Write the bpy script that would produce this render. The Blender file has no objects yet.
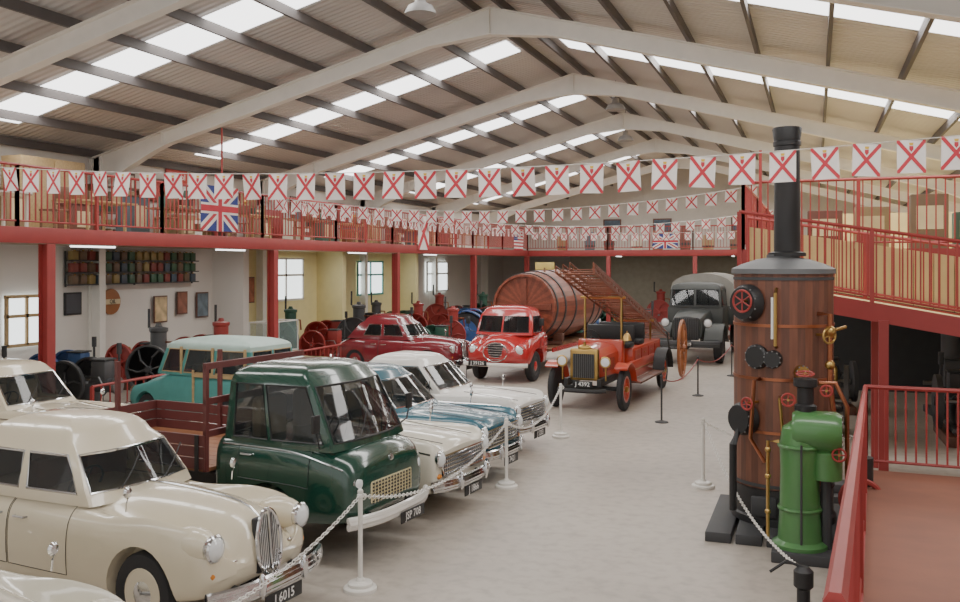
import bpy, bmesh, math, random
from math import sin,cos,pi,radians,sqrt,atan2
from mathutils import Vector, Matrix
random.seed(3)
SC=bpy.context.scene; COL=SC.collection
try: SC.view_settings.look='AgX - Medium Low Contrast'
except Exception as e:
    print('look',e)
def lin(h,k=1):
    c=[int(h[i:i+2],16)/255 for i in (0,2,4)]
    return tuple(min(1,k*(x/12.92 if x<=.04045 else ((x+.055)/1.055)**2.4)) for x in c)+(1,)
MATS={}
def M(name,hx='808080',r=.5,m=0.,var=.08,sc=4,bump=0.,coat=0.,alpha=1,em=0,st=(1,1,1)):
    if name in MATS:return MATS[name]
    mt=bpy.data.materials.new(name);mt.use_nodes=True;nt=mt.node_tree;b=nt.nodes['Principled BSDF']
    tc=nt.nodes.new('ShaderNodeTexCoord');mp=nt.nodes.new('ShaderNodeMapping');nz=nt.nodes.new('ShaderNodeTexNoise')
    mp.inputs['Scale'].default_value=st;nt.links.new(tc.outputs['Object'],mp.inputs[0]);nt.links.new(mp.outputs[0],nz.inputs['Vector'])
    nz.inputs['Scale'].default_value=sc;nz.inputs['Detail'].default_value=4
    cr=nt.nodes.new('ShaderNodeValToRGB');cr.color_ramp.elements[0].position=.3;cr.color_ramp.elements[1].position=.7
    cr.color_ramp.elements[0].color=lin(hx,1-var);cr.color_ramp.elements[1].color=lin(hx,1+var)
    nt.links.new(nz.outputs['Fac'],cr.inputs[0]);nt.links.new(cr.outputs[0],b.inputs['Base Color'])
    b.inputs['Roughness'].default_value=r;b.inputs['Metallic'].default_value=m;b.inputs['Coat Weight'].default_value=coat;b.inputs['Coat Roughness'].default_value=.05
    b.inputs['Alpha'].default_value=alpha
    if em: nt.links.new(cr.outputs[0],b.inputs['Emission Color']);b.inputs['Emission Strength'].default_value=em
    if bump:
        bp=nt.nodes.new('ShaderNodeBump');bp.inputs['Strength'].default_value=bump;bp.inputs['Distance'].default_value=.02
        nt.links.new(nz.outputs['Fac'],bp.inputs['Height']);nt.links.new(bp.outputs[0],b.inputs['Normal'])
    MATS[name]=mt;return mt
def wave_bump(mt,axis,scale,strength,dist=.03,dark=.25):
    nt=mt.node_tree;b=nt.nodes['Principled BSDF'];tc=nt.nodes.new('ShaderNodeTexCoord');w=nt.nodes.new('ShaderNodeTexWave')
    w.bands_direction=axis;w.inputs['Scale'].default_value=scale;w.inputs['Distortion'].default_value=0
    nt.links.new(tc.outputs['Object'],w.inputs['Vector']);bp=nt.nodes.new('ShaderNodeBump');bp.inputs['Strength'].default_value=strength;bp.inputs['Distance'].default_value=dist
    nt.links.new(w.outputs['Fac'],bp.inputs['Height']);nt.links.new(bp.outputs[0],b.inputs['Normal'])
def T(x=0,y=0,z=0,rx=0,ry=0,rz=0):
    return Matrix.Translation((x,y,z))@Matrix.Rotation(rz,4,'Z')@Matrix.Rotation(ry,4,'Y')@Matrix.Rotation(rx,4,'X')
def FX(x,y,z): # plane facing +X, up Z
    return Matrix.Translation((x,y,z))@Matrix(((0,0,1,0),(1,0,0,0),(0,1,0,0),(0,0,0,1)))
def FNY(x,y,z): # facing -Y
    return Matrix.Translation((x,y,z))@Matrix.Rotation(pi/2,4,'X')
def props(o,label,cat,group=None,kind=None):
    if label:o['label']=label
    if cat:o['category']=cat
    if group:o['group']=group
    if kind:o['kind']=kind
def thing(name,label,cat,loc=(0,0,0),rz=0,group=None):
    o=bpy.data.objects.new(name,None);o.empty_display_size=.2;COL.objects.link(o);o.location=loc;o.rotation_euler=(0,0,rz);props(o,label,cat,group);return o
class MB:
    def __init__(s): s.v=[];s.f=[];s.mi=[];s.mats=[]
    def m(s,mat):
        if mat not in s.mats:s.mats.append(mat)
        return s.mats.index(mat)
    def add(s,vs,fs,mat,X=None):
        o=len(s.v)
        s.v+=[tuple(X@Vector(p)) if X is not None else tuple(p) for p in vs]
        i=s.m(mat) if not isinstance(mat,list) else None
        for n,f in enumerate(fs):
            s.f.append([o+k for k in f]);s.mi.append(i if i is not None else s.m(mat[n]))
        return s
    def box(s,c,d,mat,bev=0,X=None):
        if bev:
            bm=bmesh.new();bmesh.ops.create_cube(bm,size=1)
            for v in bm.verts:v.co=Vector((v.co.x*d[0],v.co.y*d[1],v.co.z*d[2]))+Vector(c)
            bmesh.ops.bevel(bm,geom=bm.edges[:],offset=bev,segments=2,affect='EDGES',profile=.5)
            bm.verts.index_update();vs=[v.co[:] for v in bm.verts];fs=[[v.index for v in f.verts] for f in bm.faces];bm.free()
            return s.add(vs,fs,mat,X)
        x,y,z=c;a,b,h=d[0]/2,d[1]/2,d[2]/2
        vs=[(x+i*a,y+j*b,z+k*h) for k in(-1,1) for j in(-1,1) for i in(-1,1)]
        return s.add(vs,[(0,2,3,1),(4,5,7,6),(0,1,5,4),(2,6,7,3),(0,4,6,2),(1,3,7,5)],mat,X)
    def lathe(s,pr,n,mat,X=None):
        vs=[];fs=[];ms=[]
        for r,z in pr:
            for j in range(n):
                a=2*pi*j/n;vs.append((r*cos(a),r*sin(a),z))
        for i in range(len(pr)-1):
            for j in range(n):
                k=(j+1)%n;fs.append((i*n+j,i*n+k,(i+1)*n+k,(i+1)*n+j))
                ms.append(mat[j%len(mat)] if isinstance(mat,list) else mat)
        if pr[0][0]>1e-4: fs.append(tuple(range(n))[::-1]);ms.append(ms[0])
        if pr[-1][0]>1e-4: fs.append(tuple((len(pr)-1)*n+j for j in range(n)));ms.append(ms[0])
        return s.add(vs,fs,ms,X)
    def cyl(s,p0,p1,r,mat,n=12,r1=None):
        p0=Vector(p0);p1=Vector(p1);d=p1-p0;L=d.length
        X=Matrix.Translation(p0)@d.to_track_quat('Z','Y').to_matrix().to_4x4()
        return s.lathe([(r,0),(r if r1 is None else r1,L)],n,mat,X)
    def tube(s,pts,r,mat,n=6,closed=False):
        pts=[Vector(p) for p in pts];N=len(pts);vs=[];fs=[]
        for i,p in enumerate(pts):
            a=pts[i-1] if (i>0 or closed) else p;b=pts[(i+1)%N] if (i<N-1 or closed) else p
            t=(b-a).normalized();up=Vector((0,0,1)) if abs(t.z)<.95 else Vector((1,0,0))
            x=t.cross(up).normalized();y=x.cross(t)
            for j in range(n):
                q=2*pi*j/n;vs.append(p+(x*cos(q)+y*sin(q))*r)
        for i in range(N if closed else N-1):
            k=(i+1)%N
            for j in range(n):
                l=(j+1)%n;fs.append((i*n+j,i*n+l,k*n+l,k*n+j))
        if not closed:fs.append(tuple(range(n))[::-1]);fs.append(tuple((N-1)*n+j for j in range(n)))
        return s.add(vs,fs,mat)
    def sph(s,c,r,mat,nu=16,nv=8,X=None):
        if not isinstance(r,tuple):r=(r,r,r)
        pr=[(sin(pi*i/nv),-cos(pi*i/nv)) for i in range(nv+1)];pr[0]=(0.0,-1);pr[-1]=(0.0,1)
        Y=Matrix.Translation(c)@Matrix.Diagonal((r[0],r[1],r[2],1))
        return s.lathe(pr,nu,mat,(X@Y) if X is not None else Y)
    def ext(s,poly,y0,y1,mat,X=None): # poly in xz, extruded along y
        n=len(poly);vs=[(p[0],y0,p[1]) for p in poly]+[(p[0],y1,p[1]) for p in poly]
        fs=[tuple(range(n)),tuple(range(2*n-1,n-1,-1))]+[(i,i+n,(i+1)%n+n,(i+1)%n) for i in range(n)]
        return s.add(vs,fs,mat,X)
    def torus(s,R,r,mat,X=None,n=24,k=8):
        vs=[];fs=[]
        for i in range(n):
            a=2*pi*i/n
            for j in range(k):
                b=2*pi*j/k;vs.append(((R+r*cos(b))*cos(a),(R+r*cos(b))*sin(a),r*sin(b)))
        for i in range(n):
            for j in range(k):
                fs.append((i*k+j,((i+1)%n)*k+j,((i+1)%n)*k+(j+1)%k,i*k+(j+1)%k))
        return s.add(vs,fs,mat,X)
    def text(s,t,size,X,mat):
        cu=bpy.data.curves.new('t','FONT');cu.body=t;cu.size=size;cu.align_x='CENTER';cu.align_y='CENTER';cu.resolution_u=2;cu.offset=size*.015
        ob=bpy.data.objects.new('t',cu);COL.objects.link(ob);bpy.context.view_layer.update()
        me=bpy.data.meshes.new_from_object(ob.evaluated_get(bpy.context.evaluated_depsgraph_get()))
        s.add([v.co[:] for v in me.vertices],[tuple(p.vertices) for p in me.polygons],mat,X)
        bpy.data.objects.remove(ob);bpy.data.meshes.remove(me);return s
    def make(s,name,parent=None,label=None,cat=None,loc=None,rz=0,group=None,kind=None,ang=35,flat=False):
        me=bpy.data.meshes.new(name);me.from_pydata(s.v,[],s.f)
        for m in s.mats:me.materials.append(m)
        me.polygons.foreach_set('material_index',s.mi)
        me.polygons.foreach_set('use_smooth',[not flat]*len(s.f))
        me.update()
        bm=bmesh.new();bm.from_mesh(me);bmesh.ops.recalc_face_normals(bm,faces=bm.faces[:]);bm.to_mesh(me);bm.free()
        if not flat:me.set_sharp_from_angle(angle=radians(ang))
        o=bpy.data.objects.new(name,me);COL.objects.link(o)
        if parent:o.parent=parent
        if loc:o.location=loc
        if rz:o.rotation_euler=(0,0,rz)
        props(o,label,cat,group,kind);return o
def copy_thing(root,loc,rz,scale=None,label=None):
    n=root.copy();COL.objects.link(n);n.location=loc;n.rotation_euler=(0,0,rz)
    if scale:n.scale=(scale,)*3
    if label:n['label']=label
    def rec(a,b):
        for c in a.children:
            d=c.copy();COL.objects.link(d);d.parent=b;rec(c,d)
    rec(root,n);return n
# ---------------------------------------------------------------- materials
RED=M('red_paint','963432',.5,var=.06);REDR=M('red_rail','9c3330',.5)
WHITEW=M('wall_white','dedad4',.85,var=.03,sc=.6);YEL=M('wall_yellow','e6dba4',.85,var=.03)
BEAM=M('beam_cream','eeebe4',.6,var=.03);PURL=M('purlin_grey','524d4c',.7)
ROOF=M('roof_sheet','cac6c4',.6,var=.1,sc=.35);wave_bump(ROOF,'Y',1.6,.9)
SKY=M('skylight','ffffff',.6,em=4.8,var=0)
BLACK=M('black','18181a',.5);RUB=M('rubber','1e1e21',.75);CHR=M('chrome','dfe0e2',.12,1,var=.02);DARK=M('dark_grey','343537',.6)
BRASS=M('brass','b8985a',.3,1,var=.05);COPPER=M('copper','a5684c',.35,1);STEEL=M('steel','8d8f90',.35,1)
CREAM=M('cream_paint','dacfb6',.25,coat=.8,var=.01);WHT=M('white_paint','e2dfd8',.35,coat=.6,var=.02)
CREAM2=M('offwhite_paint','dcd6c4',.25,coat=.8,var=.01)
GREEN=M('dark_green_paint','123b2f',.2,coat=.8,var=.02);TEAL=M('teal_paint','2b5f70',.25,coat=.5,var=.02)
MAROON=M('maroon_paint','74202a',.22,coat=.8,var=.02);LRED=M('lorry_red','ad2426',.25,coat=.8,var=.02)
FRED=M('fire_red','b93c22',.28,coat=.6,var=.03);TEALL=M('light_teal','4a908c',.4)
WOOD=M('wood','7d5c45',.5,var=.2,sc=3,st=(1,8,8));WOOD2=M('wood_dark','5b382a',.5,var=.2,sc=3,st=(8,8,1));WOOD3=M('wood_mid','6d4230',.45,var=.2,sc=3,st=(8,8,1))
WOODL=M('wood_light','b0966c',.5,var=.15,sc=3,st=(1,6,6));BARW=M('barrel_wood','864632',.4,var=.2,sc=2,st=(1,8,8));BARW2=M('barrel_wood_b','733c2b',.4,var=.2,sc=2,st=(1,8,8))
BEDW=M('bed_wood','8d5c3c',.55,var=.2,sc=3,st=(1,8,8))
GLASS=M('car_glass','191e20',.03,alpha=.72,var=0);LENS=M('lamp_lens','e8ebec',.08,var=.02,coat=1);SEAT=M('seat_leather','6b3c30',.6);SEATB=M('seat_cream','b7a98c',.6)
GLASSD=M('dark_glass','2a3032',.05,alpha=.9,var=0)
OLIVE=M('olive_black','343836',.5);CANV=M('canvas_grey','85837c',.85);ENGG=M('engine_green','2a5444',.45);ENGB=M('engine_blue','2f5080',.45);ENGR=M('engine_red','93322e',.45);ENGK=M('engine_grey','444547',.5)
VGREEN=M('bright_green','41753c',.4,coat=.4,var=.1);FLW=M('flag_white','ebe4df',.85);FLR=M('flag_red','bb3340',.8);FLB=M('flag_blue','2c3a80',.8);FLY=M('flag_yellow','d8b23a',.8)
TAN=M('tan_boards','dfcb94',.6,var=.08,sc=2);DECK=M('deck_brown','82503c',.6,var=.12,sc=2)
AMB=M('amber','d08020',.3);WINB=M('window_glow','e8f0f0',.3,em=3.2,var=.02)
# ---------------------------------------------------------------- setting
RX,ZR,SL=-7.0,9.42,.263
def zroof(x):return ZR-SL*abs(x-RX)
XL,XR,YB,Y0=-18.5,6.5,55.,-3.
fl=M('floor_concrete','b0a79c',.42,var=.1,sc=.5)
nt=fl.node_tree
nz=nt.nodes.new('ShaderNodeTexNoise');nz.inputs['Scale'].default_value=6;nz.inputs['Detail'].default_value=8
cr2=nt.nodes.new('ShaderNodeValToRGB');cr2.color_ramp.elements[0].position=.28;cr2.color_ramp.elements[1].position=.55;cr2.color_ramp.elements[0].color=(.72,.71,.69,1);cr2.color_ramp.elements[1].color=(1,1,1,1)
mx=nt.nodes.new('ShaderNodeMix');mx.data_type='RGBA';mx.blend_type='MULTIPLY';mx.inputs[0].default_value=.8
tc=nt.nodes.new('ShaderNodeTexCoord');nt.links.new(tc.outputs['Object'],nz.inputs['Vector']);nt.links.new(nz.outputs['Fac'],cr2.inputs[0])
old=[n for n in nt.nodes if n.type=='VALTORGB' and n!=cr2][0]
nt.links.new(old.outputs[0],mx.inputs[6]);nt.links.new(cr2.outputs[0],mx.inputs[7]);nt.links.new(mx.outputs[2],nt.nodes['Principled BSDF'].inputs['Base Color'])
MB().box(((XL+XR)/2,(YB+Y0)/2,-.05),(XR-XL+.4,YB-Y0,.1),fl).make('floor',kind='structure',label='pale worn concrete floor')
MB().box((XL-.1,(YB+Y0)/2,zroof(XL)/2),(.2,YB-Y0,zroof(XL)),WHITEW).make('wall_left',kind='structure')
MB().box((XR+.1,(YB+Y0)/2,zroof(XR)/2),(.2,YB-Y0,zroof(XR)),WHITEW).make('wall_right',kind='structure')
g=MB().ext([(XL-.2,0),(XR+.2,0),(XR+.2,zroof(XR)),(RX,ZR),(XL-.2,zroof(XL))],YB,YB+.2,M('wall_gable','c9c5bf',.85,var=.03)).make('wall_back',kind='structure')
r=MB()
for a,b in((XL-.3,RX),(RX,XR+.3)):
    r.ext([(a,zroof(a)),(b,zroof(b)),(b,zroof(b)+.08),(a,zroof(a)+.08)],Y0,YB+.2,ROOF)
r.make('ceiling',kind='structure',label='ribbed metal roof sheeting')
n=1
for yc in(0.4,8.2,16,23.8,31.6,39.4,47.2):
    for a,b in((XL+.9,RX-.7),(RX+.7,XR-.8)):
        MB().ext([(a,zroof(a)-.03),(b,zroof(b)-.03),(b,zroof(b)-.01),(a,zroof(a)-.01)],yc-.62,yc+.62,SKY).make('window_%d'%n,kind='structure',label='translucent roof light strip');n+=1
tn=1
xs=[RX+s*(.35+i*1.38) for s in(-1,1) for i in range(9)]
for x in xs:
    if x<XL or x>XR:continue
    MB().box((x,(YB+Y0)/2,zroof(x)-.14),(.07,YB-Y0,.2),PURL).make('trim_%d'%tn,kind='structure',label='dark steel purlin');tn+=1
def frame(y):
    mb=MB();top=lambda x:zroof(x)-.25
    def dep(x):
        d=.36
        a=abs(x-RX)
        if a<1.5:d+=(1.5-a)*.16
        e=min(x-XL,XR-x)
        if e<2.4:d+=(2.4-e)*.22
        return d
    xx=[XL+.1+(XR-XL-.2)*i/60 for i in range(61)]
    xx=sorted(xx+[RX,RX-1.5,RX+1.5])
    for a,b in zip(xx[:-1],xx[1:]):
        mb.ext([(a,top(a)-dep(a)),(b,top(b)-dep(b)),(b,top(b)),(a,top(a))],y-.02,y+.02,BEAM)
        mb.ext([(a,top(a)-dep(a)-.03),(b,top(b)-dep(b)-.03),(b,top(b)-dep(b)),(a,top(a)-dep(a))],y-.12,y+.12,BEAM)
        mb.ext([(a,top(a)-.02),(b,top(b)-.02),(b,top(b)+.01),(a,top(a)+.01)],y-.12,y+.12,BEAM)
    for x in(RX,XL+2.4,XR-2.4):mb.box((x,y,top(x)-dep(x)/2),(.03,.22,dep(x)),BEAM)
    for x in(XL+.2,XR-.2):
        mb.box((x,y,top(x)/2),(.36,.04,top(x)),BEAM)
        for e in(-.18,.18):mb.box((x+e,y,top(x)/2),(.03,.22,top(x)),BEAM)
    return mb
for y in(13.4,19.9,27.7,35.5,43.3,51.1):
    frame(y).make('trim_%d'%tn,kind='structure',label='cream painted steel portal frame',ang=20);tn+=1
MB().box((XL+.03,32.3,2),(.06,13.4,3.9),YEL).make('trim_%d'%tn,kind='structure',label='yellow painted wall panel');tn+=1
for y in(25.4,32.0,39.0):
    MB().box((XL+.6,y,1.95),(1.2,.3,3.9),YEL if y>26 else WHITEW).make('trim_%d'%tn,kind='structure',label='painted wall pier');tn+=1
wn=n
for y0,y1,za,zb in((28.3,30.7,1.97,3.5),(35.2,37.6,1.97,3.4),(42.7,45.4,1.9,3.4),(17.0,18.2,1.3,2.5)):
    fr=TEALL if y0==35.2 else (WOODL if y0<20 else WHT)
    mb=MB();mb.box((XL+.09,(y0+y1)/2,(za+zb)/2),(.03,y1-y0,zb-za),WINB)
    for z in(za,zb,(za*.4+zb*.6)):mb.box((XL+.12,(y0+y1)/2,z),(.07,y1-y0+.1,.08),fr)
    for y in(y0,y1,(y0+y1)/2):mb.box((XL+.12,y,(za+zb)/2),(.07,.08,zb-za),fr)
    mb.make('window_%d'%wn,kind='structure',label='daylit window in painted frame');wn+=1
# ---------------------------------------------------------------- railing / mezzanines
def rail(mb,p0,p1,h=1.15,sp=.14,mat=REDR,post=1.95,lo=.12):
    p0=Vector(p0);p1=Vector(p1);d=p1-p0;L=Vector((d.x,d.y)).length;u=Vector((0,0,1))
    for z in(h,lo):mb.tube([p0+u*z,p1+u*z],.03 if z==h else .02,mat)
    n=max(1,int(L/sp))
    for i in range(n+1):
        p=p0+d*i/n;mb.box((p.x,p.y,p.z+(h+lo)/2),(.022,.022,h-lo),mat)
    k=max(1,round(L/post))
    for i in range(k+1):
        p=p0+d*i/k;mb.box((p.x,p.y,p.z+h/2),(.06,.06,h),mat)
ZM=3.98;WM=-13.8
mz=thing('mezzanine','long upper gallery with red steel fascia, columns and railing','mezzanine',(0,0,0))
MB().box(((XL+WM)/2,(YB+4)/2,ZM-.12),(WM-XL-.02,YB-4,.16),M('gallery_ply','b09a80',.7)).make('gallery_deck',mz)
MB().box((WM,(45+4)/2,ZM-.14),(.12,41,.3),RED,.01).make('fascia',mz,'red steel edge beam')
MB().box(((WM-1.2)/2,(45+YB)/2,ZM-.12),(-1.2-WM,YB-45,.16),M('gallery_ply')).make('gallery_deck',mz)
MB().box(((WM-1.2)/2,45,ZM-.14),(-1.2-WM,.12,.3),RED,.01).make('fascia',mz,'red steel edge beam')
for y in(5.9,13.7,21.5,29.3,37.1,44.9):
    c=MB();c.box((WM,y,(ZM-.3)/2),(.2,.03,ZM-.3),RED)
    for e in(-.1,.1):c.box((WM+e,y,(ZM-.3)/2),(.025,.2,ZM-.3),RED)
    c.box((WM,y,.01),(.35,.35,.02),RED);c.make('column',mz,'red steel column')
for x in(-9.6,-5.4,-1.4):
    MB().box((x,45,(ZM-.3)/2),(.2,.2,ZM-.3),RED,.01).make('column',mz,'red steel column')
for i in range(10):
    y0=5+i*4;mb=MB();rail(mb,(WM,y0,ZM),(WM,y0+4,ZM));mb.make('railing',mz,flat=True)
for i in range(3):
    x0=WM+i*4.15;mb=MB();rail(mb,(x0,45,ZM),(x0+4.15,45,ZM));mb.make('railing',mz,flat=True)
rm=thing('gallery','raised gallery with red railings and tan boarding','mezzanine',(0,0,0))
ZG=3.55
MB().box((2.65,(17+YB)/2,ZG-.1),(7.7-.04,YB-17,.16),TAN).make('gallery_deck',rm)
MB().box((2.65,17,ZG-.12),(7.7,.12,.26),RED).make('fascia',rm)
MB().box((-1.2,31,ZG-.12),(.12,28,.26),RED).make('fascia',rm)
mb=MB();rail(mb,(-1.2,17,ZG),(6.4,17,ZG),1.2);mb.make('railing',rm,flat=True)
for i in range(7):
    mb=MB();rail(mb,(-1.2,17+4*i,ZG),(-1.2,21+4*i,ZG),1.2);mb.make('railing',rm,flat=True)
for p in((-1.2,17.1),(2.6,17.1),(-1.2,25),(-1.2,33),(-1.2,41)):
    MB().box((p[0],p[1],(ZG-.25)/2),(.16,.16,ZG-.25),RED,.01).make('column',rm,'red steel column')
MB().box((3,24.6,ZG+.5),(6,.06,1.0),TAN).make('boarding',rm,'tan boarded balustrade')
for x in(-.9,-.55):MB().box((x,16.9,ZG+.8),(.05,.05,1.9),REDR).make('post',rm)
def ramp(name,label,c,deckm,rails,board=False):
    th=thing(name,label,'ramp');A,B,C,D=[Vector(p) for p in c]
    u=Vector((0,0,.1));MB().add([A,B,C,D,A-u,B-u,C-u,D-u],[(0,1,2,3),(7,6,5,4),(0,4,5,1),(1,5,6,2),(2,6,7,3),(3,7,4,0)],deckm).make('deck',th,flat=True)
    for a,b in((A,B),(D,C)):
        d=(b-a).normalized();s=d.cross(Vector((0,0,1)))*.03
        v=[]
        for p in(a,b):
            for q in(s,-s):
                for z in(-.24,.03):v.append(p+q+Vector((0,0,z)))
        MB().add(v,[(0,1,3,2),(4,6,7,5),(0,4,5,1),(2,3,7,6),(1,5,7,3),(0,2,6,4)],RED).make('stringer',th,flat=True)
    for a,b in rails:
        mb=MB();rail(mb,a,b,1.08,.115);mb.make('railing',th,flat=True)
    if board:
        mb=MB();n=26
        for i in range(n):
            p=D+(C-D)*(i/n);q=D+(C-D)*((i+.96)/n);v=[]
            for w in(p,q):
                for e in(.06,.09):
                    for z in(.04,.92):v.append(w+Vector((0,e,z)))
            mb.add(v,[(0,1,3,2),(4,6,7,5),(0,4,5,1),(2,3,7,6),(1,5,7,3),(0,2,6,4)],TAN)
        mb.make('boarding',th,'tan vertical boarding',flat=True)
    return th
A=(-1.1,14.75,3.03);B=(6.4,13.4,1.78);C=(6.4,15.3,1.78);D=(-1.1,16.7,3.03)
rq=ramp('upper_ramp','sloping access ramp with tan boarded deck and red baluster railings',(A,B,C,D),TAN,((A,B),(D,C)),True)
for t in(.27,.75):
    for y in(0,1.85):
        x=A[0]+7.5*t;z=3.03-1.25*t;MB().box((x,14.75-1.35*t+y,(z-.2)/2),(.13,.13,z-.2),RED).make('column',rq)
A=(.62,13.0,.62);B=(.048,2.5,1.36);C=(2.2,2.5,1.36);D=(2.65,12.9,.62)
lr=ramp('lower_ramp','sloping ramp with brown deck boards and red baluster railings',(A,B,C,D),DECK,((A,B),(A,D)))
for t in(.05,.4,.75):
    for w in(0,1.9):
        x=.62-.57*t+w+.03;y=13-10.5*t;z=.62+.74*t;MB().box((x,y,(z-.12)/2),(.1,.1,z-.12),RED).make('column',lr)
MB().box((2.7,26,(ZG-.2)/2),(7.5,.1,ZG-.2),M('gloom_backdrop','303234',.8)).make('store_backdrop',kind='structure')  # added dark sheet, its colour stands in for the gloom under the gallery
MB().box((-7.3,53,1.9),(12.6,.1,3.8),M('far_partition','9a9686',.85)).make('wall_far',kind='structure')
# ---------------------------------------------------------------- car kit
def cr(P,t):
    n=len(P);i=min(max(int(t),0),n-2);f=t-i
    p0=P[max(i-1,0)];p1=P[i];p2=P[i+1];p3=P[min(i+2,n-1)]
    return tuple(.5*((2*b)+(-a+c)*f+(2*a-5*b+4*c-d)*f*f+(-a+3*b-3*c+d)*f**3) for a,b,c,d in zip(p0,p1,p2,p3))
def prof(s):
    x,w,zb,zs,zf,zv,zc=s
    return [(0,zb),(.8*w,zb),(.96*w,zb+.07),(w,(zb*.45+zs*.55)),(.975*w,zs),(.86*w,zf),(.66*w,zv),(.33*w,zc-(zc-zv)*.22),(0,zc)]
def S(st,t,v,side=1):
    s=cr(st,t);y,z=cr(prof(s),v);return Vector((s[0],side*max(y,0),z))
def tx(st,x):
    a,b=0,len(st)-1
    for _ in range(30):
        m=(a+b)/2
        if cr(st,m)[0]<x:a=m
        else:b=m
    return a
def shell(st,mat,nx=46,nv=26):
    mb=MB();N=len(st)-1;L=2*nv;vs=[];fs=[]
    for i in range(nx+1):
        t=N*i/nx
        for j in range(nv+1):vs.append(S(st,t,8*j/nv))
        for j in range(nv-1,0,-1):vs.append(S(st,t,8*j/nv,-1))
    for i in range(nx):
        for j in range(L):
            k=(j+1)%L;fs.append((i*L+j,(i+1)*L+j,(i+1)*L+k,i*L+k))
    fs.append(tuple(range(L)));fs.append(tuple(nx*L+j for j in range(L))[::-1])
    return mb.add(vs,fs,mat)
def boolcut(o,cut):
    c=cut.make('cut',o.parent);m=o.modifiers.new('b','BOOLEAN');m.object=c;m.operation='DIFFERENCE';m.solver='EXACT'
    bpy.context.view_layer.update()
    me=bpy.data.meshes.new_from_object(o.evaluated_get(bpy.context.evaluated_depsgraph_get()))
    o.modifiers.clear()
    if len(me.polygons)>200:
        o.data=me;me.set_sharp_from_angle(angle=radians(40))
    else:print('bool failed',o.name)
    bpy.data.objects.remove(c)
def greenhouse(root,lv,paint,side=((0,.05,.47,.52,.92,1),'PAPBP'),fu=((-1,-.93,-.46,0,.46,.93,1),'PFFFFP'),ru=((-1,-.85,-.4,0,.4,.85,1),'PRRRRP'),bulge=.09,rb=.07,trim=CHR,name='roof',crown=.12,roofm=None,glass=None):
    rings=[];glass=glass or GLASS
    for z,xf,xr,w in lv:
        p=[]
        for u in fu[0][:-1]:p.append((xf+bulge*(1-u*u),u*w*.94,z))
        for s in side[0][:-1]:p.append((xf+(xr-xf)*s,w*(1-.06*abs(2*s-1)**3),z))
        for u in ru[0][:-1]:p.append((xr-rb*(1-u*u),-u*w*.94,z))
        for s in side[0][:0:-1]:p.append((xf+(xr-xf)*s,-w*(1-.06*abs(2*s-1)**3),z))
        rings.append(p)
    lab=list(fu[1])+[c+'1' if c!='P' else 'P' for c in side[1]]+list(ru[1])+[c+'0' if c!='P' else 'P' for c in side[1][::-1]]
    z,xf,xr,w=lv[-1];cx=(xf+xr)/2
    for f,dz in((.94,.03),(.84,.055),(.68,.075),(.48,.088),(.25,.095)):
        rings.append([(cx+(p[0]-cx)*f,p[1]*f,z+dz*crown/.09) for p in rings[len(lv)-1]])
    n=len(rings[0]);vs=[q for r in rings for q in r];fs=[];ms=[];win={}
    for i in range(len(rings)-1):
        for j in range(n):
            k=(j+1)%n;q=(i*n+j,i*n+k,(i+1)*n+k,(i+1)*n+j)
            if i==1 and lab[j]!='P':win.setdefault(lab[j],[]).append((j,k))
            else:fs.append(q);ms.append(roofm if (roofm and i>=2) else paint)
    vs.append((cx,0,z+.1*crown/.09));fs+=[((len(rings)-1)*n+j,(len(rings)-1)*n+(j+1)%n,len(vs)-1) for j in range(n)];ms+=[roofm or paint]*n
    mb=MB();mb.add(vs,fs,ms)
    for l,e in win.items():
        lo=[rings[1][a] for a,_ in e]+[rings[1][e[-1][1]]];hi=[rings[2][a] for a,_ in e]+[rings[2][e[-1][1]]]
        mb.tube(lo+hi[::-1],.014,trim,5,True)
        w=MB();m=len(lo);w.add(lo+hi,[(i,i+1,m+i+1,m+i) for i in range(m-1)],glass)
        w.make({'F':'windscreen','G':'windscreen','R':'rear_window','Q':'rear_window'}.get(l,'side_window'),root)
    return mb.make(name,root,ang=45)
def wheel(root,x,y,R,w=.17,hub=CHR,rim=None,spoke=False):
    sgn=1 if y>0 else -1
    X=T(x,y,R)@Matrix.Rotation(-sgn*pi/2,4,'X')
    mb=MB();h=w/2
    mb.lathe([(R*.62,-h*.8),(R*.8,-h),(R*.94,-h*.85),(R,-h*.4),(R,h*.4),(R*.94,h*.85),(R*.8,h),(R*.62,h*.8),(R*.6,h*.6),(R*.55,-h*.5)],28,RUB,X)
    if spoke:
        mb.lathe([(R*.55,-h*.5),(R*.63,h*.8),(R*.54,h*.8),(R*.5,-h*.5)],28,rim,X)
        for i in range(12):
            a=2*pi*i/12;mb.cyl(X@Vector((0,0,h*.2)),X@Vector((R*.56*cos(a),R*.56*sin(a),h*.2)),R*.045,rim,6)
    else:mb.lathe([(0,h*.35),(R*.4,h*.3),(R*.54,h*.5),(R*.60,h*.86),(R*.63,h*.8)],24,rim or hub,X)
    o=mb.make('wheel',root)
    hb=MB();hb.lathe([(R*.36,h*.4),(R*.34,h*.75),(R*.2,h*1.0),(0,h*1.08)] if not spoke else [(R*.14,-h),(R*.14,h*1.1),(R*.08,h*1.5),(0,h*1.5)],18,hub,X);hb.make('hubcap',o)
def headlamp(root,x,y,z,r,ring=CHR):
    X=T(x,y,z)@Matrix.Rotation(pi/2,4,'Y')
    mb=MB();mb.lathe([(0,-.06),(r*.9,-.05),(r*1.08,0),(r*1.1,.02),(r*.96,.035),(r*.92,.02)],22,ring,X)
    mb.lathe([(r*.93,.022),(r*.8,.045),(r*.45,.065),(0,.072)],22,LENS,X);mb.make('headlamp',root)
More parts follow.
